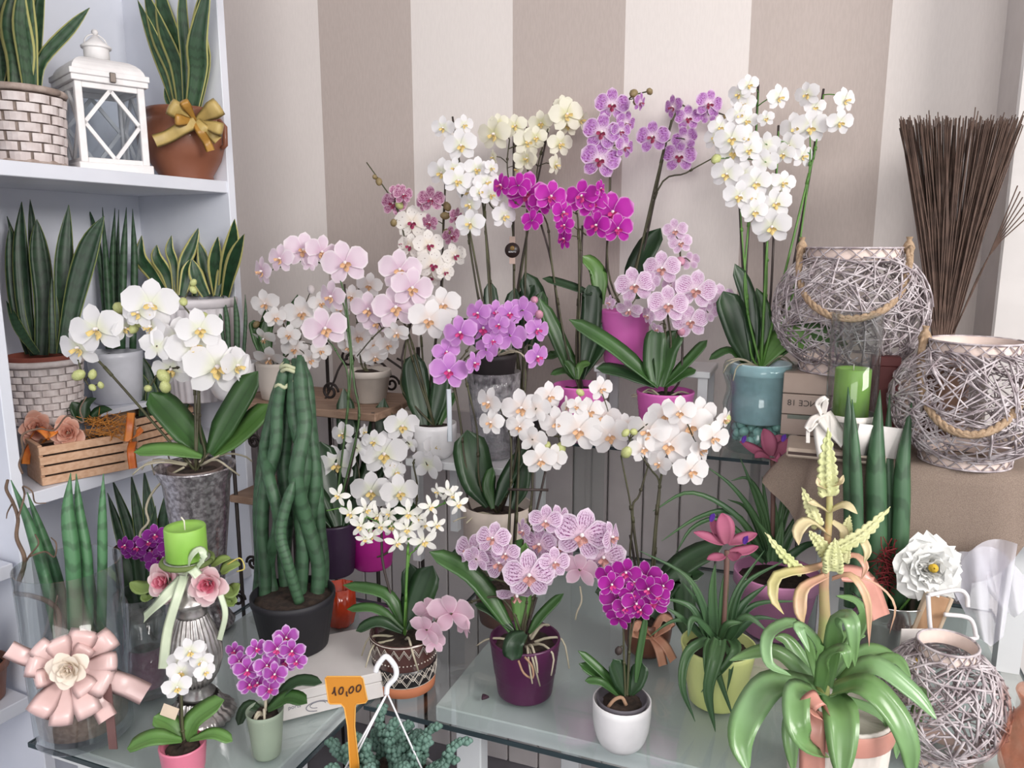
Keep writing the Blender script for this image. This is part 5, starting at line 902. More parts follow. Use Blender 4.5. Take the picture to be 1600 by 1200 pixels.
# ------------------------------------------------------------------ veined pink orchid, purple pot
c, rt, rb, h = pot_px(820, 1104, Z0, 108, 84, 994); t0 = depth(c); p = orchid('pink orchid with purple veins in dark purple pot, centre front', c); pot(p, c, rt, rb, h, mat('purple_pot', '#4f1c44', .35, col2='#481a3e', scale=6), 'ringed'); roots(p, top(c, h), rt*.95, 10, 21, drop=.05)
grow(p, t0 - .03, 'vein2', [[(410, 330), (520, 430), (640, 470), (720, 530), (690, 720)], [(1180, 260), (1100, 390), (900, 370), (770, 500), (700, 720)], [(340, 600), (430, 560), (560, 540), (640, 620), (680, 720)], [(820, 150), (830, 330), (760, 520)]], [(410, 290, 190, -40, 10), (440, 330, 150, 150), (530, 220, 180, -20, 20), (570, 350, 210, -20), (730, 420, 260, 0, 0), (660, 520, 200, 10, -50), (820, 120, 170, 0), (890, 110, 150, 40), (700, 175, 130, -60), (790, 250, 190, -30), (880, 250, 230, 0), (1020, 200, 280, 0, 0), (1180, 210, 170, 60), (1140, 320, 220, 0), (1010, 390, 200, 165, 0, 'pback'), (870, 350, 160), (190, 620, 180, 160, 0, 'pback'), (300, 630, 240, 165, 0, 'pback'), (165, 720, 180, 150, 0, 'pback'), (360, 690, 150, 120, 0, 'pback'), (205, 790, 120, 165, -30, 'pback'), (800, 400, 180), (600, 300, 150, -10)], [([(680, 740), (690, 480), (710, 240)], 115, GREEN_L), ([(710, 740, -5), (650, 790, -6), (635, 890, -6)], 110, GREEN_D), ([(730, 740), (800, 640), (920, 520)], 62, GREEN), ([(640, 740), (430, 440), (180, 290)], 120, GREEN), ([(640, 720), (520, 620), (430, 580)], 60, GREEN_D)], [[(770, 540), (720, 720)]], [], cJ, 3.53, cJ, 3.53, base=top(c, h))
b = MB(); b.tube(spline([at(*cJ(x, y), t0 - .08) for x, y in ((670, 890), (700, 960), (750, 985), (745, 920), (705, 870))], 12), .0018, 5); b.build('aerial_root', mat('root_tan', '#a5836a', .8), p)
b = MB(); b.tube(spline([at(*cJ(x, y), t0 - .03) for x, y in ((1010, 480), (1020, 560), (995, 620), (985, 665))], 8), .0016, 5); b.build('aerial_root', ROOT, p)
# ------------------------------------------------------------------ mini magenta orchid in white pot
c, rt, rb, h = pot_px(970, 1180, Z0, 90, 62, 1092); t0 = depth(c); p = orchid('mini magenta orchid with pale rims in plain white pot at front', c); pot(p, c, rt, rb, h, WHITE_CER, 'round', soil=None); pot(p, c + V((0, 0, .006)), rt*.88, rt*.6, h*.97, mat('grey_inner', '#5a555c', .5), 'plain', name='inner_pot')
grow(p, t0, 'mini', [[(560, 330), (580, 520), (585, 700), (590, 850)], [(720, 330), (640, 480), (610, 650), (598, 850)], [(620, 300), (615, 500), (600, 850)]], [(510, 310, 120, -20), (525, 340, 120), (595, 285, 130), (630, 325, 120), (690, 305, 140), (765, 345, 110, 25), (550, 420, 150, 0), (640, 430, 130), (722, 420, 140), (620, 380, 110), (700, 360, 120), (570, 350, 110), (560, 500, 110, 160), (590, 450, 110), (665, 460, 100), (745, 390, 100)], [([(585, 860), (480, 750), (370, 650)], 48, GREEN), ([(570, 860), (470, 775), (375, 710)], 58, GREEN), ([(555, 860, -1), (480, 800, -2), (402, 790, -2)], 44, GREEN), ([(600, 860), (565, 770), (535, 690)], 95, GREEN_D), ([(610, 860), (650, 780), (668, 705)], 85, GREEN_D), ([(640, 800), (660, 650), (690, 480)], 34, GREEN)], [[(612, 500), (600, 860)]], [(560, 650, 40, STAKE)], cK, 3, cK, 3, base=top(c, h), sr=.0018)
b = MB(); b.tube(spline([at(*cK(x, y), t0 - rt*.6) for x, y in ((595, 905), (575, 870), (540, 880), (510, 915))], 10), .0028, 6); b.build('aerial_root', mat('root_tan', '#a5836a', .8), p)
# wilted petal crumb
c = on(757, 1091, Z0); b = MB(); rr = random.Random(2); b.lathe([(.002, 0), (.006, .001), (.0055, .004), (.003, .006), (.0005, .005)], c, 9, flute=.3, nfl=3); tag(b.build('dried_petal', mat('dried_dark', '#3a2230', .8), own=c), 'shrivelled dark petal lying on the table beside the purple pot', 'petal')
# ------------------------------------------------------------------ wicker lanterns
STICK = mat('greywashed_twig', '#cdc4c7', .75, col2='#988b8f', scale=60); ROPE = mat('jute_rope', '#b49a80', .9, col2='#9c8268', scale=180, bump=.8); INNER = mat('lantern_liner', '#e4cfc6', .6)
def wicker(label, c, r, h, seed, n, rope, rim=.58, sag=0):
    p = thing('wicker_lantern', label, 'lantern', c); rr = random.Random(seed); m = V((0, 0, h*.5)) + c
    lim = math.acos(rim) * .97; rz = h*.415 / math.sin(lim)
    def sp(a, v):   # point on the squat globe
        cv = math.cos(v); return m + V((r*cv*math.cos(a), r*cv*math.sin(a), rz*math.sin(v)))
    b = MB()
    for i in range(n):
        a = rr.uniform(0, 6.283); v = math.asin(rr.uniform(math.sin(-lim), math.sin(lim))); da = rr.uniform(-.85, .85); dv = rr.uniform(-.85, .85)
        k = 1 + rr.uniform(-.03, .04); pts = []
        for j in range(6):
            u = j/5 - .5; vv = max(-lim, min(lim, v + dv*u)); q = sp(a + da*u / max(.5, math.cos(vv)), vv); pts.append(m + (q - m)*k)
        b.tube(pts, rr.choice((.0011, .0014, .0018)), 4)
    o = b.build('woven_twigs', STICK, p); o['kind'] = 'stuff'
    zt = rz*math.sin(lim); rt = r*rim
    for z, s_ in ((zt, 1), (-zt, -1)):
        z0 = m.z - c.z + z; hh = h*.5 - zt if s_ > 0 else h*.5 - zt
        b = MB()
        za, zb_ = (z0 - .004, h) if s_ > 0 else (0, z0 + .004)
        b.lathe([(rt, za), (rt, zb_), (rt*.96, zb_), (rt*.96, za)], c, 36, capb=False); b.build('liner_band', INNER, p)
        b = MB(); N_ = 18
        for i in range(N_):
            a0, a1 = i*2*math.pi/N_, (i + 1)*2*math.pi/N_
            for (x0, x1) in ((a0, a1), (a1, a0)): b.tube([c + V((rt*1.03*math.cos(x0), rt*1.03*math.sin(x0), za)), c + V((rt*1.05*math.cos((x0+x1)/2), rt*1.05*math.sin((x0+x1)/2), (za+zb_)/2)), c + V((rt*1.03*math.cos(x1), rt*1.03*math.sin(x1), zb_))], .0013, 4)
        for z_ in (za, zb_): b.tube([c + V((rt*1.03*math.cos(i*math.pi/14), rt*1.03*math.sin(i*math.pi/14), z_)) for i in range(29)], .002, 5)
        b.build('cross_binding', STICK, p)
    if rope:
        d = (CAM - c); d.z = 0; d.normalize(); X = V((-d.y, d.x, 0)); X = X if X.x > 0 else -X; pts = []
        for i in range(25):
            u = i/24; a = math.pi*u; pts.append(c + X*(-rt*1.15*math.cos(a)) + d*(rt*.1 + (r*1.12 - rt*.1)*math.sin(a)**.8) + V((0, 0, h*1.0 - sag*math.sin(a)**.7)))
        b = MB()
        for k in range(3):
            tw = []
            for i, q in enumerate(spline(pts, 90)): ph = i*.55 + k*2.094; tw.append(q + X*(.0028*math.cos(ph)) + V((0, 0, .0028*math.sin(ph))))
            b.tube(tw, .0042, 5)
        b.build('rope_handle', ROPE, p)
        for s_ in (-1, 1):
            b = MB(); q = c + X*(s_*rt*1.13) + V((0, 0, h*1.0)); b.lathe([(.002, -.012), (.009, -.008), (.011, 0), (.008, .008), (.004, .014), (.006, .02)], q, 10); b.build('rope_knot', ROPE, p)
    return p
# boxes on the burlap
zb2 = ZBu + .003
XB = on(1232, 620, 1.2); t_ = 1.47
cx = base_t(1312, zb2, 1.50); KRAFT = mat('pale_kraft', '#b5a399', .8, col2='#a8958a', scale=10)
hC = 1.264 - zb2
p = thing('storage_crate', 'pale printed wooden box under the large wicker lantern at the back', 'box', cx); wB = M(172, 1.5); Lx, Ly = Wd, Sd
for i in range(3):
    b = MB(); b.box(cx + V((0, 0, hC*(i + .5)/3)) - Ly*.06, (wB, .01, hC/3 - .002), (Lx, Ly, Zd), bev=.001); b.build('board', KRAFT, p, smooth=False)
b = MB(); b.box(cx + V((0, 0, hC/2)), (wB - .004, .11, hC - .002), (Lx, Ly, Zd)); b.build('box_body', KRAFT, p, smooth=False)
text_on(p, 'lettering', 'SINCE 18', .016, cx - Ly*.0655 - Lx*(wB*.31) + V((0, 0, hC*.52)), Lx, Zd, mat('stencil_ink', '#4c4644', .8), mirror=True)
b = MB(); b.box(cx - Ly*.0653 - Lx*(wB*.31) + V((0, 0, hC*.3)), (.06, .0006, .008), (Lx, Ly, Zd)); b.build('printed_bar', mat('stencil_grey', '#7d837a', .8), p, smooth=False)
wicker('large round wicker lantern with rope handle on the box at the back wall', cx + V((0, 0, hC + .001)), M(108, 1.5), zrow(cx, 388) - cx.z - hC, 4, 620, True, .60, .12)
cr = base_t(1372, zb2, 1.385); b = MB(); hR = zrow(cr, 556) - zb2; p = thing('gift_box', 'dark red box behind the green candle glass', 'box', cr)
b.box(cr + V((0, 0, hR*.45)), (.045, .03, hR*.9), (Wd, Sd, Zd), bev=.001); b.build('box_body', mat('dark_red_card', '#5a2222', .6), p, smooth=False); b = MB(); b.box(cr + V((0, 0, hR*.95)), (.047, .032, hR*.1), (Wd, Sd, Zd), bev=.001); b.build('box_lid', mat('dark_red_card', '#5a2222', .6), p, smooth=False)
# board, hurricane glass, candle
ch = base_t(1323, zb2, 1.33); hb_ = max(.012, zrow(ch, 697) - zb2)
p = thing('wooden_board', 'thin beige board under the hurricane glass on the burlap', 'board', ch); b = MB(); b.box(ch + V((0, 0, hb_/2)) - Wd*.02, (.155, .10, hb_), (Wd, Sd, Zd), bev=.003); b.build('board_body', mat('beige_board', '#c0ae9f', .6), p, smooth=False); b = MB(); b.box(ch + V((0, 0, hb_*.5)) - Wd*.02 - Sd*.0505, (.15, .001, hb_*.3), (Wd, Sd, Zd)); b.build('dark_edge', mat('board_edge', '#4a3834', .7), p, smooth=False)
ch2 = ch + V((0, 0, hb_ + .0005)); th = depth(ch2); hg = zrow(ch2, 490) - ch2.z; rg = M(37, th)
p = thing('hurricane_glass', 'tall clear hurricane glass around a green candle with white bow', 'candle holder', ch2); b = MB(); b.lathe([(rg*.9, .001), (rg*.95, .003), (rg, .01), (rg, hg), (rg*.96, hg), (rg*.96, .012), (.001, .01)], ch2, 40); b.build('glass_body', thin_glass('hurricane', '#f4f6f6'), p)
zc_ = zrow(ch2, 643) - ch2.z; hcan = zrow(ch2, 575) - ch2.z; rc = M(26, th)
WR = mat('white_organza', '#e2dcd6', .5); b = MB(); b.lathe([(rg*1.01, zc_ - .012), (rg*1.02, zc_ - .002), (rg*1.005, zc_ - .002)], ch2, 36, capb=False); b.build('ribbon_band', WR, p)
for pts, w in (([(1283, 648), (1270, 655, -1), (1262, 672, -1), (1280, 652)], 12), ([(1284, 648), (1278, 630, -1), (1290, 622, -1), (1286, 646)], 10), ([(1285, 648), (1300, 668, -1), (1320, 690, -1)], 30), ([(1283, 650), (1285, 680, -1), (1290, 712, -1)], 26), ([(1280, 650), (1264, 668, -1), (1262, 692, -1)], 6)): ribbon(p, pts, w, WR, th - rg - .002, name='bow_ribbon')
q = thing('pillar_candle', 'lime green pillar candle inside the hurricane glass', 'candle', ch2 + V((0, 0, .0125))); b = MB(); b.lathe([(rg*.93, .0105), (rg*.93, zc_ - .01), (.001, zc_ - .009)], ch2, 30); b.build('sand_bed', mat('white_sand', '#cfc8c2', .9, scale=200, bump=.5), p)
b = MB(); b.lathe([(rc, zc_ - .008), (rc, hcan - .002), (rc*.95, hcan), (rc*.8, hcan - .003), (.001, hcan - .004)], ch2, 30); b.build('wax_body', WAX, q); b = MB(); b.tube([ch2 + V((0, 0, hcan - .004)), ch2 + V((0, 0, hcan + .006))], .001, 5); b.build('wick', WICK, q)
# white card leaning on the burlap
q = at(1372, 690, 1.27); b = MB(); b.box(q, (M(72, 1.27), .003, M(50, 1.27)), (Quaternion((0, 1, 0), .12) @ V((1, 0, 0)), V((0, 1, 0)), Quaternion((0, 1, 0), .12) @ Zd), bev=.0008); tag(b.build('white_card', mat('card_white', '#e4dedb', .7), own=q), 'blank white card behind the spear leaves on the burlap', 'card')
# lantern 2 on burlap front
c2 = base_t(1506, zb2, 1.30); wicker('round wicker lantern with rope handle in front of the stick bundle', c2, M(112, 1.30), zrow(c2, 532) - c2.z, 9, 620, True, .55, .13)
# stick bundle
cs_ = base_t(1470, zb2, 1.44); p = thing('stick_bundle', 'tall fanned bundle of thin brown sticks in clay vase behind the lantern', 'decoration', cs_); hv = zrow(cs_, 545) - cs_.z
b = MB(); b.lathe([(.03, 0), (.034, .004), (.036, hv*.6), (.024, hv*.9), (.028, hv), (.024, hv), (.02, hv*.9), (.03, .01)], cs_, 24); b.build('vase', mat('clay_vase', '#7a5c4c', .7), p)
b = MB(); rr = random.Random(12)
for i in range(330):
    u = rr.random(); x = 1405 + 195*u; y = 188 + rr.uniform(-8, 14) + (rr.random() < .08)*rr.uniform(-14, -4); tt = 1.42 - .04*u + rr.uniform(-.025, .025)
    bx_ = 1462 + 22*u + rr.uniform(-6, 6); q0 = cs_ + V((rr.uniform(-.014, .014), rr.uniform(-.014, .014), .02)); qm = at(bx_ + (x - bx_)*.02, 520, 1.43 + rr.uniform(-.01, .01)); q1 = at(x, y, tt); mid = qm.lerp(q1, .5) + V((rr.uniform(-.004, .004), rr.uniform(-.004, .004), 0)); mid.x -= .012*(u - .5)
    b.tube([q0, qm, mid, q1], [.0014, .0014, .0012, .0009], 4)
for k in range(6):
    b.tube(spline([at(1490, 520, 1.42), at(1545, 400, 1.40), at(1590 + k*4, 290 + k*9, 1.37)], 6), .0011, 4)
o = b.build('sticks', mat('brown_stick', '#5f4a40', .8, col2='#4c3a32', scale=50), p); o['kind'] = 'stuff'
# ------------------------------------------------------------------ bromeliads with pink bracts
BRACT = petal('pink_bract', '#b96a86', rim='#ad5c7a', centre='#a05a70', tl=.15); VIO = petal('violet_floret', '#7a4ac0', tl=.2)
def airplant(label, c, rt, rb, h, potm, style, t0, leaves, stalk, bracts, viol, cf, s, bcf=ID):
    p = thing('potted_bromeliad', label, 'plant', c); pot(p, c, rt, rb, h, potm, style)
    for lf in leaves:
        b = MB(); b.leaf([P3(cf, t0, q) for q in lf[0]], M(lf[1]*1.15/s, t0), 'grass', fold=.35, thick=.0012, seg=14); b.build('leaf', AIRL, p)
    b = MB(); b.tube(spline([P3(ID, t0, q) for q in stalk], 8), .0045, 7); b.build('flower_stalk', mat('stalk_mauve', '#7a5a52', .6), p)
    for pts, w_ in bracts: b = MB(); b.leaf([P3(bcf, t0, q) for q in pts], M(w_, t0), 'oval', fold=.25, thick=.001, seg=8); b.build('bract', BRACT, p)
    for x, y in viol: b = MB(); q = at(x, y, t0 - .012); b.leaf([q, q + V((.003, -.002, .008)), q + V((.004, -.004, .015))], .01, 'oval', fold=.3, seg=5); b.build('floret', VIO, p)
    return p
c, rt, rb, h = pot_px(1208, 1005, Z0, 128, 92, 892); t0 = depth(c); cf = crop(1020, 640, 3.75)
airplant('pink bracted bromeliad in pink pot behind the yellow green one', c, rt, rb, h, mat('mauve_pink_pot', '#dc95c2', .35), 'band', t0, [
 ([(690, 880), (600, 640), (460, 450), (310, 330)], 42), ([(680, 880), (480, 620), (220, 490), (0, 595)], 44), ([(670, 890), (480, 620), (280, 630), (50, 770)], 44), ([(690, 880), (640, 560), (560, 410), (460, 415)], 38), ([(690, 880), (640, 640), (570, 430), (510, 280)], 34), ([(720, 880), (770, 640), (850, 480), (945, 370)], 38), ([(720, 880), (760, 560), (830, 330), (930, 225)], 34), ([(740, 890), (800, 740), (880, 610), (960, 590)], 60), ([(670, 900), (420, 660), (240, 690), (130, 850)], 38), ([(690, 880), (660, 560), (640, 390)], 30), ([(710, 880), (720, 640), (690, 440)], 34), ([(700, 890, -4), (690, 780, -4), (600, 640, -4)], 60), ([(720, 890, -4), (740, 780, -4), (760, 650, -4)], 60), ([(650, 900, -3), (500, 800, -4), (350, 760, -4)], 44), ([(760, 900, -2), (900, 800, -2), (1000, 790, -2)], 50), ([(690, 890, 3), (560, 600, 3), (440, 525, 3)], 34)],
 [(1206, 860), (1208, 780), (1207, 715)], [([(1205, 712), (1200, 690), (1193, 670)], 26), ([(1200, 712), (1180, 705), (1156, 690)], 20), ([(1208, 712), (1225, 700), (1242, 685)], 24), ([(1203, 716, -2), (1190, 712, -3), (1180, 715, -4)], 18), ([(1206, 718, -2), (1212, 715, -4), (1222, 722, -4)], 20), ([(1205, 712, 2), (1215, 690, 2), (1220, 680, 2)], 20)], [(1222, 690), (1217, 722), (1160, 692)], cf, 3.75)
c, rt, rb, h = pot_px(1118, 1115, Z0, 114, 82, 1005); t0 = depth(c); cf = crop(940, 860, 4.444)
airplant('pink bracted bromeliad in yellow green pot on the glass table', c, rt, rb, h, mat('lime_pot', '#d8e096', .35, col2='#d0d98a', scale=6), 'plain', t0, [
 ([(760, 620), (690, 350), (560, 160), (260, 0)], 50), ([(740, 620), (640, 420), (540, 360), (430, 340)], 56), ([(720, 620), (600, 500), (480, 500), (330, 600)], 40), ([(780, 620), (770, 300), (790, 90)], 66), ([(840, 620), (850, 300), (885, 60)], 66), ([(860, 620), (930, 300), (1130, 0)], 40), ([(880, 620), (980, 260), (1270, 70)], 48), ([(880, 620), (970, 400), (1150, 235)], 74), ([(880, 620), (1050, 390), (1370, 350)], 50), ([(740, 620, -5), (600, 720, -7), (560, 950, -8), (650, 1190, -8)], 66), ([(770, 620, -6), (740, 740, -8), (735, 970, -8)], 76), ([(800, 620, -6), (790, 800, -8), (920, 1180, -8)], 60), ([(900, 620, -5), (930, 700, -8), (820, 850, -8), (690, 985, -8)], 66), ([(820, 620, -6), (790, 760, -9), (740, 1000, -9), (790, 1260, -8)], 92), ([(840, 620, -5), (900, 780, -7), (870, 990, -7)], 36), ([(720, 640, -3), (560, 480, -5), (440, 390, -5)], 50), ([(790, 620, -4), (640, 480, -6), (600, 600, -7)], 60), ([(880, 620, -4), (1000, 470, -6), (1150, 560, -7)], 66), ([(760, 620, 2), (690, 400, 2), (560, 220, 2)], 44), ([(910, 620, -2), (1060, 480, -3), (1230, 480, -3)], 50), ([(830, 620, -4), (880, 520, -6), (980, 500, -6)], 64)],
 [(1130, 990), (1134, 930), (1136, 860)], [([(1135, 850), (1132, 822), (1128, 802)], 30), ([(1130, 850), (1110, 842), (1084, 832)], 20), ([(1138, 850), (1160, 843), (1183, 834)], 22), ([(1140, 862), (1162, 862), (1185, 854)], 20), ([(1132, 868, -2), (1120, 872, -3), (1105, 874, -4)], 18), ([(1134, 850, 1), (1120, 830, 1), (1110, 812, 1)], 22), ([(1138, 866, -2), (1150, 872, -3), (1158, 866, -4)], 20)], [(1110, 815), (1162, 850)], cf, 4.444)
# printed white box behind
a = on(1175, 1068, Z0); X = Wd; cb = a + X*.03 + Sd*.02; p = thing('printed_box', 'flat pale box with black capital letters behind the yellow green pot', 'box', cb)
b = MB(); b.box(cb + V((0, 0, .017)), (.11, .05, .034), (Wd, Sd, Zd), bev=.001); b.build('box_body', mat('box_ivory', '#ccc8b6', .6), p, smooth=False); b = MB(); b.box(cb + V((0, 0, .0355)), (.112, .052, .003), (Wd, Sd, Zd)); b.build('box_lid', mat('box_ivory', '#ccc8b6', .6), p, smooth=False)
text_on(p, 'lettering', 'ATLI', .022, cb - Sd*.0255 + V((0, 0, .018)), Wd, Zd, mat('box_ink', '#20201e', .7))
# ------------------------------------------------------------------ silver bucket with spears
c, rt, rb, h = pot_px(1378, 1098, Z0, 112, 84, 928); t0 = depth(c); p = thing('spear_bucket', 'thick cylindrical snake plant spears in shiny silver bucket with red raffia', 'plant', c)
b = MB(); b.lathe([(rb*.95, 0), (rb, .004), (rt*.9, h*.78), (rt*.94, h*.8), (rt*.92, h*.83), (rt*.96, h*.86), (rt, h*.99), (rt*1.03, h), (rt*.96, h), (rt*.86, h*.7), (.001, h*.68)], c, 40); b.build('bucket', mat('polished_tin', '#c9c7c6', .15, metal=1, col2='#b9b6b5', scale=10), p)
soil_disc(p, c, rt*.85, h*.72); cf = crop(1180, 480, 3.333)
spears(p, t0, [([(500, 1560), (500, 1100), (490, 700), (484, 415)], 80), ([(530, 1560, -2), (530, 1100, -2), (520, 750, -2), (505, 480, -2)], 66), ([(640, 1560), (630, 1100), (630, 750), (650, 430)], 110), ([(690, 1560, 2), (700, 1100, 2), (690, 750, 2), (700, 455, 2)], 66), ([(740, 1560, -1), (760, 1100, -1), (770, 800, -1), (818, 480, -1)], 90)], cf, 3.333, m=leafmat('spear_leaf_thick', '#46694a', '#36563c', bands=26, rough=.45, rib=False))
b = MB(); rr = random.Random(21)
for i in range(70):
    q = at(rr.uniform(1372, 1400), rr.uniform(850, 925), t0 - .03 + rr.uniform(-.02, .02)); d = V((rr.uniform(-1, 1), rr.uniform(-.5, .5), rr.uniform(-1, 1))).normalized()*.016; b.tube([q - d, q + V((rr.uniform(-.004, .004), 0, .003)), q + d], .0008, 4)
o = b.build('red_raffia', mat('red_raffia', '#7d2228', .8), p); o['kind'] = 'stuff'
# artificial peony
PEO = petal('white_peony', '#f0f0ee', centre='#e6e4d8', tl=.15); pc = at(1450, 888, t0 - .07)
p = thing('artificial_peony', 'ruffled white artificial peony with yellow heart beside the silver bucket', 'flower', pc - V((0, 0, .04)))
rose(p, pc, V((-.15, -1, .3)), .042, PEO, n=34, name='bloom', ruf=.1, wide=1.25); rose(p, at(1480, 880, t0 - .055), V((.5, -1, .2)), .024, PEO, n=16, name='bloom', ruf=.1, wide=1.2)
b = MB(); b.lathe([(.001, 0), (.006, .004), (.007, .012), (.001, .016)], pc + V((-.004, -.016, .008)), 10, ax=(-.25, -1, .35)); b.build('stamens', mat('peony_yellow', '#d9b33a', .7, scale=300, bump=1), p)
b = MB(); b.tube(spline([pc, at(1425, 930, t0 - .045), at(1400, 960, t0 - .03)], 6), .002, 6); b.build('stem', STEMG, p)
# ------------------------------------------------------------------ big twisted bromeliad
c = base_on(1302, 1275, Z0, 130); t0 = depth(c); rt, rb = M(76, t0), M(68, t0); h = zrow(c, 1100) - Z0
p = thing('vriesea_plant', 'large twisted leaf bromeliad with yellow flower spikes, lower right', 'plant', c)
b = MB(); b.lathe([(rb*.95, 0), (rb, .004), (rt, h*.99), (rt*.96, h), (rt*.93, h*.9), (.001, h*.88)], c, 120, flute=.012, nfl=40); b.build('ribbed_pot', mat('white_wood_slat', '#ddd4cc', .6), p)
SALM = mat('salmon_satin', '#d59a8c', .32, col2='#c98d7f', scale=20); b = MB(); b.lathe([(rt*1.03, h*.76), (rt*1.04, h*.78), (rt*1.05, h*.95), (rt*1.03, h*.97)], c, 48, capb=False); b.build('ribbon_band', SALM, p)
for pts, w_ in (([(1275, 1110, -9), (1270, 1150, -10), (1268, 1230, -10)], 34), ([(1312, 895, 6), (1350, 905, 6), (1375, 965, 6)], 36), ([(1290, 1110, -9), (1280, 1090, -11), (1262, 1105, -11), (1285, 1118, -9)], 26)): ribbon(p, pts, w_, SALM, t0, name='ribbon')
cf = crop(1140, 860, 3.528)
for lf in (([(490, 760), (250, 740, -4), (110, 900, -8), (60, 1060, -10), (100, 1220, -11)], 155), ([(460, 780, 2), (400, 850, -2), (340, 1000, -4), (350, 1230, -5)], 110), ([(480, 780, -4), (380, 770, -9), (370, 950, -12), (430, 1080, -12), (550, 1140, -10)], 120), ([(560, 800, -5), (610, 900, -10), (620, 1080, -12), (615, 1280, -13)], 155), ([(560, 780, -3), (740, 750, -8), (900, 900, -10), (985, 1080, -11), (1000, 1260, -11)], 135), ([(600, 780, 0), (780, 640, -3), (1000, 780, -5), (1140, 930, -6)], 115), ([(560, 740, 4), (760, 560, 4), (950, 600, 3)], 95), ([(580, 760, 3), (880, 600, 2), (1000, 700, 0)], 75), ([(480, 760, 2), (250, 570, 2), (0, 605, 0)], 110), ([(490, 720), (380, 420, -2), (220, 460, -4), (215, 620, -6), (340, 690, -7)], 66), ([(510, 740, -2), (480, 520, -5), (380, 420, -7), (440, 560, -8)], 70), ([(530, 740, -2), (600, 400, -6), (670, 400, -9), (690, 640, -9)], 92), ([(500, 760, -4), (540, 590, -7), (630, 550, -10), (655, 650, -10)], 80), ([(540, 720, 4), (720, 420, 4), (700, 290, 3), (590, 250, 2)], 70), ([(900, 760, 4), (1060, 800, 3), (1030, 920, 2), (1000, 1060, 2)], 80), ([(560, 800, -1), (820, 900, -4), (910, 1030, -5), (920, 1150, -5)], 60), ([(470, 740, 4), (330, 520, 5), (250, 480, 5)], 90), ([(560, 720, 6), (620, 500, 7), (750, 470, 7)], 90)):
    b = MB(); b.leaf([P3(cf, t0, q) for q in lf[0]], M(lf[1]*1.12/3.528, t0), 'blade', fold=.22, thick=.0016, seg=18, twist=random.uniform(-.2, .2)); b.build('leaf', AIRB, p)
b = MB(); b.tube(spline([P3(cf, t0, q) for q in ((515, 800), (510, 560), (525, 380), (520, 200), (530, 60))] + [at(1296, 800, t0), at(1295, 740, t0)], 14), lambda u: .009*(1 - .6*u), 9); b.build('flower_stalk', mat('stalk_green_peach', '#a9b070', .5, col2='#c49a7c', scale=12), p)
SPK = leafmat('spike_yellow', '#d6d4a4', '#c6cc90', rough=.5, rib=False); BRC = leafmat('bract_cream', '#cfc29a', '#c9b48c', rough=.45, rib=False); BRP = leafmat('bract_peach', '#cf9a8a', '#b9b078', rough=.4, rib=False)
def spike(pts, w_, n=9):
    P_ = spline([at(*q[:2], t0 + (q[2]/100 if len(q) > 2 else 0)) for q in pts], 10); L = sum((P_[i+1]-P_[i]).length for i in range(10)); r = M(w_, t0)/2
    b = MB(); pp = spline(P_, 26); b.tube(pp, lambda u: max(.0006, r*.9*(.7 + .3*min(1, u*4))*max(0, 1 - max(0, (u - .3)/.7)**1.8)), 9); o = b.build('flower_spike', SPK, p)
    me = MB()
    for i in range(n*2):
        u = i/(n*2) * .9; k = min(25, int(u*26)); q = pp[k]; tg = (pp[k+1] - pp[k]).normalized(); sd = tg.cross((CAM - q).normalized()).normalized(); fr = sd.cross(tg).normalized(); fr = fr if fr.dot(CAM - q) > 0 else -fr
        rr_ = r*.9*max(.15, 1 - max(0, (u - .3)/.7)**1.8); sg = 1 if i % 2 else -1; wid = rr_*1.7; ln = L/n*1.15
        a0 = q + sd*(sg*rr_*.3) + fr*rr_*.75; me.leaf([a0, a0 + tg*ln*.5 + sd*(sg*rr_*.18) + fr*rr_*.16, a0 + tg*ln + sd*(sg*rr_*.2) + fr*rr_*.08], wid, 'sword', nrm=fr, fold=.2, thick=.0008, seg=5)
    me.build('scales', SPK, o)
cq = crop(1220, 640, 4.615)
for pts, w_ in (([(345, 620), (335, 400), (340, 130)], 27), ([(270, 840), (210, 700), (150, 560)], 18), ([(400, 1010, -2), (600, 890, -3), (790, 700, -3)], 19), ([(470, 910), (480, 840), (495, 760)], 15), ([(340, 1060, -2), (270, 950, -3), (200, 880, -3)], 20), ([(375, 1160, -4), (380, 1050, -4), (390, 925, -4)], 26), ([(455, 1100, 1), (470, 1030, 1), (490, 960, 1)], 14)): spike([cq(q[0], q[1]) + ((q[2],) if len(q) > 2 else ()) for q in pts], w_)
spike([(1252, 893, -2), (1225, 868, -3), (1195, 832, -3)], 15)
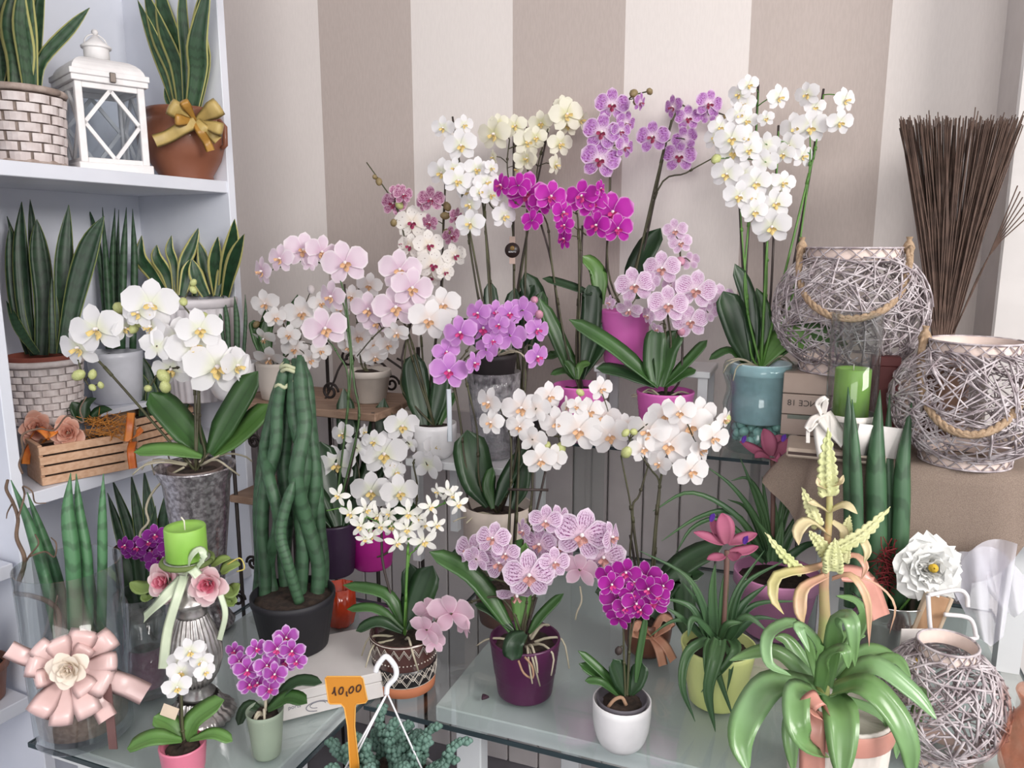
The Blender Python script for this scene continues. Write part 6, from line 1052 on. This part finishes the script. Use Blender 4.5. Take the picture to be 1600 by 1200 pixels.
for pts, w_, m_ in (([(1295, 800), (1320, 790, -2), (1340, 803, -3)], 16, BRC), ([(1295, 800), (1275, 788, -2), (1262, 785, -2)], 14, BRC), ([(1295, 835), (1265, 815, -3), (1247, 830, -4), (1248, 852, -4)], 20, BRC), ([(1305, 850), (1340, 840, -2), (1355, 860, -3), (1350, 880, -3)], 14, BRC), ([(1295, 880), (1265, 890, -3), (1215, 900, -4), (1208, 935, -5), (1225, 960, -5)], 18, BRP), ([(1290, 900, -2), (1255, 920, -4), (1250, 955, -5), (1256, 975, -5)], 20, BRP), ([(1300, 905, -2), (1330, 900, -4), (1355, 940, -5), (1358, 1010, -5)], 13, BRP), ([(1305, 880, 2), (1335, 868, 1), (1352, 885, 0), (1346, 905, 0)], 12, BRP), ([(1310, 895, 1), (1365, 910, 0), (1398, 945, -1), (1390, 990, -1)], 4, BRP), ([(1295, 760), (1312, 755, -2), (1318, 742, -2)], 10, BRC), ([(1293, 765), (1280, 758, -2), (1277, 746, -2)], 10, BRC), ([(1300, 815), (1318, 830, -1), (1315, 850, -1)], 14, BRC)):
    b = MB(); b.leaf([at(*q[:2], t0 + (q[2]/100 if len(q) > 2 else 0)) for q in pts], M(w_, t0), 'sword', fold=.2, thick=.001, seg=10); b.build('bract', m_, p)
# ------------------------------------------------------------------ bottom right oddments
c = base_t(1462, Z0 + .0005, 1.10); hl = zrow(c, 1005) - Z0; wicker('small wicker globe lantern at the bottom right behind the twisted bromeliad', c, M(90, 1.10), hl, 17, 480, False, .45)
q = at(1448, 978, 1.19); X = Quaternion((0, 1, 0), .28) @ V((1, 0, 0)); Zq = Quaternion((0, 1, 0), .28) @ Zd
p = thing('wooden_sign', 'small tan wooden sign with glossy frame leaning behind the globe lantern', 'sign', q - Zq*.055)
b = MB(); b.box(q, (M(36, 1.19), .006, M(105, 1.19)), (X, V((0, 1, 0)), Zq), bev=.001); b.build('board', mat('tan_wood', '#b08c6c', .6, col2='#a07c5e', scale=20), p, smooth=False)
for s_ in (-1, 1): b = MB(); b.box(q + X*(s_*M(19, 1.19)), (.006, .009, M(108, 1.19)), (X, V((0, 1, 0)), Zq), bev=.001); b.build('frame_edge', mat('pale_wood', '#c9b49c', .4), p, smooth=False)
q = at(1428, 1015, 1.155); p = thing('picture_card', 'white card with yellow flower picture under the wooden sign', 'card', q - V((0, 0, .03))); b = MB(); b.box(q, (M(46, 1.155), .002, M(70, 1.155)), bev=.0005); b.build('card', mat('card_white', '#e4dedb', .7), p, smooth=False)
for dx, dz, a in ((.006, .012, .6), (.01, .004, -.5), (.0, -.012, 2.5), (.004, -.02, 3.0)): b = MB(); q2 = q + V((dx, -.002, dz)); b.leaf([q2, q2 + V((.006*math.sin(a), 0, .006*math.cos(a))), q2 + V((.012*math.sin(a), 0, .012*math.cos(a)))], .008, 'oval', nrm=V((0, -1, 0)), fold=0, thick=.0004, seg=5); b.build('printed_petal', mat('print_yellow', '#e0b428', .6), p)
# tulle
TUL = NT('white_tulle'); TUL.b.inputs['Base Color'].default_value = lin('#e6e4ee'); tr_ = TUL.n('ShaderNodeBsdfTransparent'); mx_ = TUL.n('ShaderNodeMixShader'); ns_ = TUL.noise(9, 2); TUL.l(TUL.math('ADD', TUL.math('MULTIPLY', ns_, .3), .35), mx_.inputs[0]); TUL.l(tr_.outputs[0], mx_.inputs[1]); TUL.l(TUL.b.outputs[0], mx_.inputs[2]); TUL.l(mx_.outputs[0], TUL.out.inputs[0])
tb_ = 1.20; p = thing('tulle_cloth', 'bunched white tulle hanging below the burlap at right', 'cloth', at(1540, 1000, tb_))
for k, (L_, R_, top_, bot) in enumerate((((1480, 905), (1590, 850), (1500, 835), (1548, 1010)), ((1500, 870), (1600, 900), (1590, 820), (1585, 965)), ((1425, 905), (1560, 880), (1500, 850), (1495, 940)))):
    b = MB(); rows = []
    for i in range(9):
        u = i/8; row = []
        for j in range(13):
            v_ = j/12; top_p = V((L_[0] + (R_[0]-L_[0])*v_, L_[1] + (R_[1]-L_[1])*v_ - 30*math.sin(math.pi*v_))); bt = V((bot[0] + (v_ - .5)*40, bot[1] - 30*abs(v_ - .5)))
            q2 = top_p.lerp(bt, u); row.append(at(q2.x, q2.y, tb_ + k*.015 + .018*math.sin(v_*11 + k*2 + u*2)*(1 - .4*u)))
        rows.append(row)
    b.grid(rows); b.build('fold', TUL.m, p)
# white wire handles
p = thing('wire_rack', 'white coated wire rack with two looped arms beside the tulle', 'rack', at(1470, 1000, 1.17)); WW = mat('white_coat', '#e8e4e6', .35)
for pts in ([(1450, 930), (1495, 922), (1510, 930), (1512, 948)], [(1455, 998), (1520, 998), (1524, 990), (1518, 970), (1505, 963), (1475, 960)], [(1450, 930), (1452, 965), (1455, 998)]): b = MB(); b.tube(spline([at(x, y, 1.17) for x, y in pts], 8*len(pts)), .0034, 7); b.build('wire', WW, p)
b = MB(); b.tube([at(1455, 998, 1.17), V((at(1455, 998, 1.17).x, at(1455, 998, 1.17).y, Z0))], .0034, 7); b.build('upright', WW, p)
# amber glass vase cut by the frame
c = base_t(1612, Z0 + .0005, 1.02); to = 1.02; hv = zrow(c, 1085) - Z0; k = lambda px: M(px, to); AMB = thin_glass('amber_glass', '#fae6dc', rough=.05, frost=.1, frostcol='#dfa48c')
p = thing('glass_vase', 'pink amber glass vase with flared rim cut by the right edge', 'vase', c); b = MB(); b.lathe([(k(30), .001), (k(32), .005), (k(50), hv*.25), (k(54), hv*.45), (k(44), hv*.68), (k(30), hv*.82), (k(30), hv*.88), (k(38), hv*.98), (k(37), hv), (k(28), hv*.88), (k(28), hv*.82), (k(42), hv*.68), (k(52), hv*.45), (k(30), .008)], c, 40); b.build('body', AMB, p)
# ------------------------------------------------------------------ hanging succulent and price tag
t0 = 1.0; c = at(606, 1232, t0); rp = .068; c = c - V((0, 0, .075)); p = thing('hanging_succulent', 'trailing blue green succulent in white hanging pot with hook', 'plant', c)
pot(p, c, rp, rp*.75, .085, WHITE_CER, 'band', soil=.95); WP = mat('white_hook_plastic', '#e6e6ea', .4); tk = t0 - .015
hk = [(587, 1050), (590, 1040), (600, 1027), (607, 1028), (618, 1043), (618, 1058), (606, 1072), (604, 1085)]; b = MB(); b.tube(spline([at(x, y, tk) for x, y in hk], 40), .0036, 7); b.build('hook', WP, p)
for a_, e_ in ((1.57, (566, 1200)), (-.5, (652, 1200)), (3.6, (614, 1150))):
    b = MB(); q0 = at(605, 1083, tk); q1 = c + V((rp*math.cos(a_)*(1 if a_ != 1.57 else 0) + (-rp if a_ == 1.57 else 0), rp*math.sin(a_)*.5 if a_ != 1.57 else -rp*.2, .083)); b.tube([q0, q1], .0013, 6); b.build('wire', WP, p)
SUC = mat('succulent_green', '#66857a', .6, col2='#527265', scale=60); rr = random.Random(4); sz = zrow(c, 1190) - c.z
for i in range(46):
    a = rr.uniform(0, 6.283); r_ = rp*math.sqrt(rr.random())*.95; q = c + V((r_*math.cos(a), r_*math.sin(a), .078)); L = rr.uniform(.03, .055); out = V((math.cos(a), math.sin(a), 0))*(r_/rp)*.035; b = MB(); nb = 9
    tall = 1.75 if i % 9 == 0 else 1
    for k_ in range(nb):
        u = k_/(nb - 1); q2 = q + out*u*1.3 + V((.003*math.sin(k_), .003*math.cos(k_), L*tall*math.sin(u*1.5)*(1 if r_ < rp*.75 else .55)))
        for j in range(4):
            a2 = j*1.571 + k_*.8; b.lathe([(.0004, -.0045), (.0043, -.0013), (.0043, .002), (.0004, .005)], q2 + V((.0042*math.cos(a2), .0042*math.sin(a2), 0)), 5)
    b.build('strand', SUC, p)
tg_t = t0 - .03; PLY = mat('orange_plastic', '#c4801f', .45, col2='#bd7a1c', scale=6)
p = thing('price_tag', 'orange plastic price tag reading 10,00 stuck into the hanging pot', 'price tag', at(553, 1225, tg_t))
out = [(508, 1060), (511, 1057), (563, 1057), (567, 1060), (574, 1094), (571, 1098), (557, 1100), (555, 1104), (554, 1135), (563, 1215), (552, 1235), (548, 1215), (543, 1135), (538, 1106), (533, 1100), (516, 1100), (513, 1097)]
b = MB(); F_ = [at(x, y, tg_t) for x, y in out]; B_ = [at(x, y, tg_t) + Fv*.0018 for x, y in out]; n = len(out); b.add(F_ + B_, [tuple(range(n))[::-1], tuple(range(n, 2*n))] + [(i, (i+1) % n, n + (i+1) % n, n + i) for i in range(n)]); b.build('tag_plate', PLY, p, smooth=False)
b = MB(); e_ = out + [out[0]]; b.tube([at(x, y, tg_t - .0002) for x, y in e_], .0009, 5); b.build('raised_rim', mat('orange_plastic_rim', '#dba24c', .4), p)
INKB = mat('marker_brown', '#3a1c14', .6); cf = crop(440, 1030, 11.43)
for nm, pts in (('digit', [(905, 620), (935, 570), (945, 500), (950, 580), (970, 650)]), ('digit', [(1060, 500), (1025, 560), (1035, 620), (1075, 620), (1100, 560), (1090, 505), (1050, 510)]), ('comma', [(1160, 580), (1160, 630), (1175, 665)]), ('digit', [(1240, 500), (1205, 550), (1215, 605), (1255, 595), (1285, 540), (1270, 490), (1230, 505)]), ('digit', [(1370, 465), (1340, 500), (1340, 570), (1375, 580), (1410, 530), (1410, 470), (1370, 462)])):
    b = MB(); b.tube(spline([at(*cf(x, y), tg_t - .0008) for x, y in pts], 20), .0009, 5); b.build(nm, INKB, p)
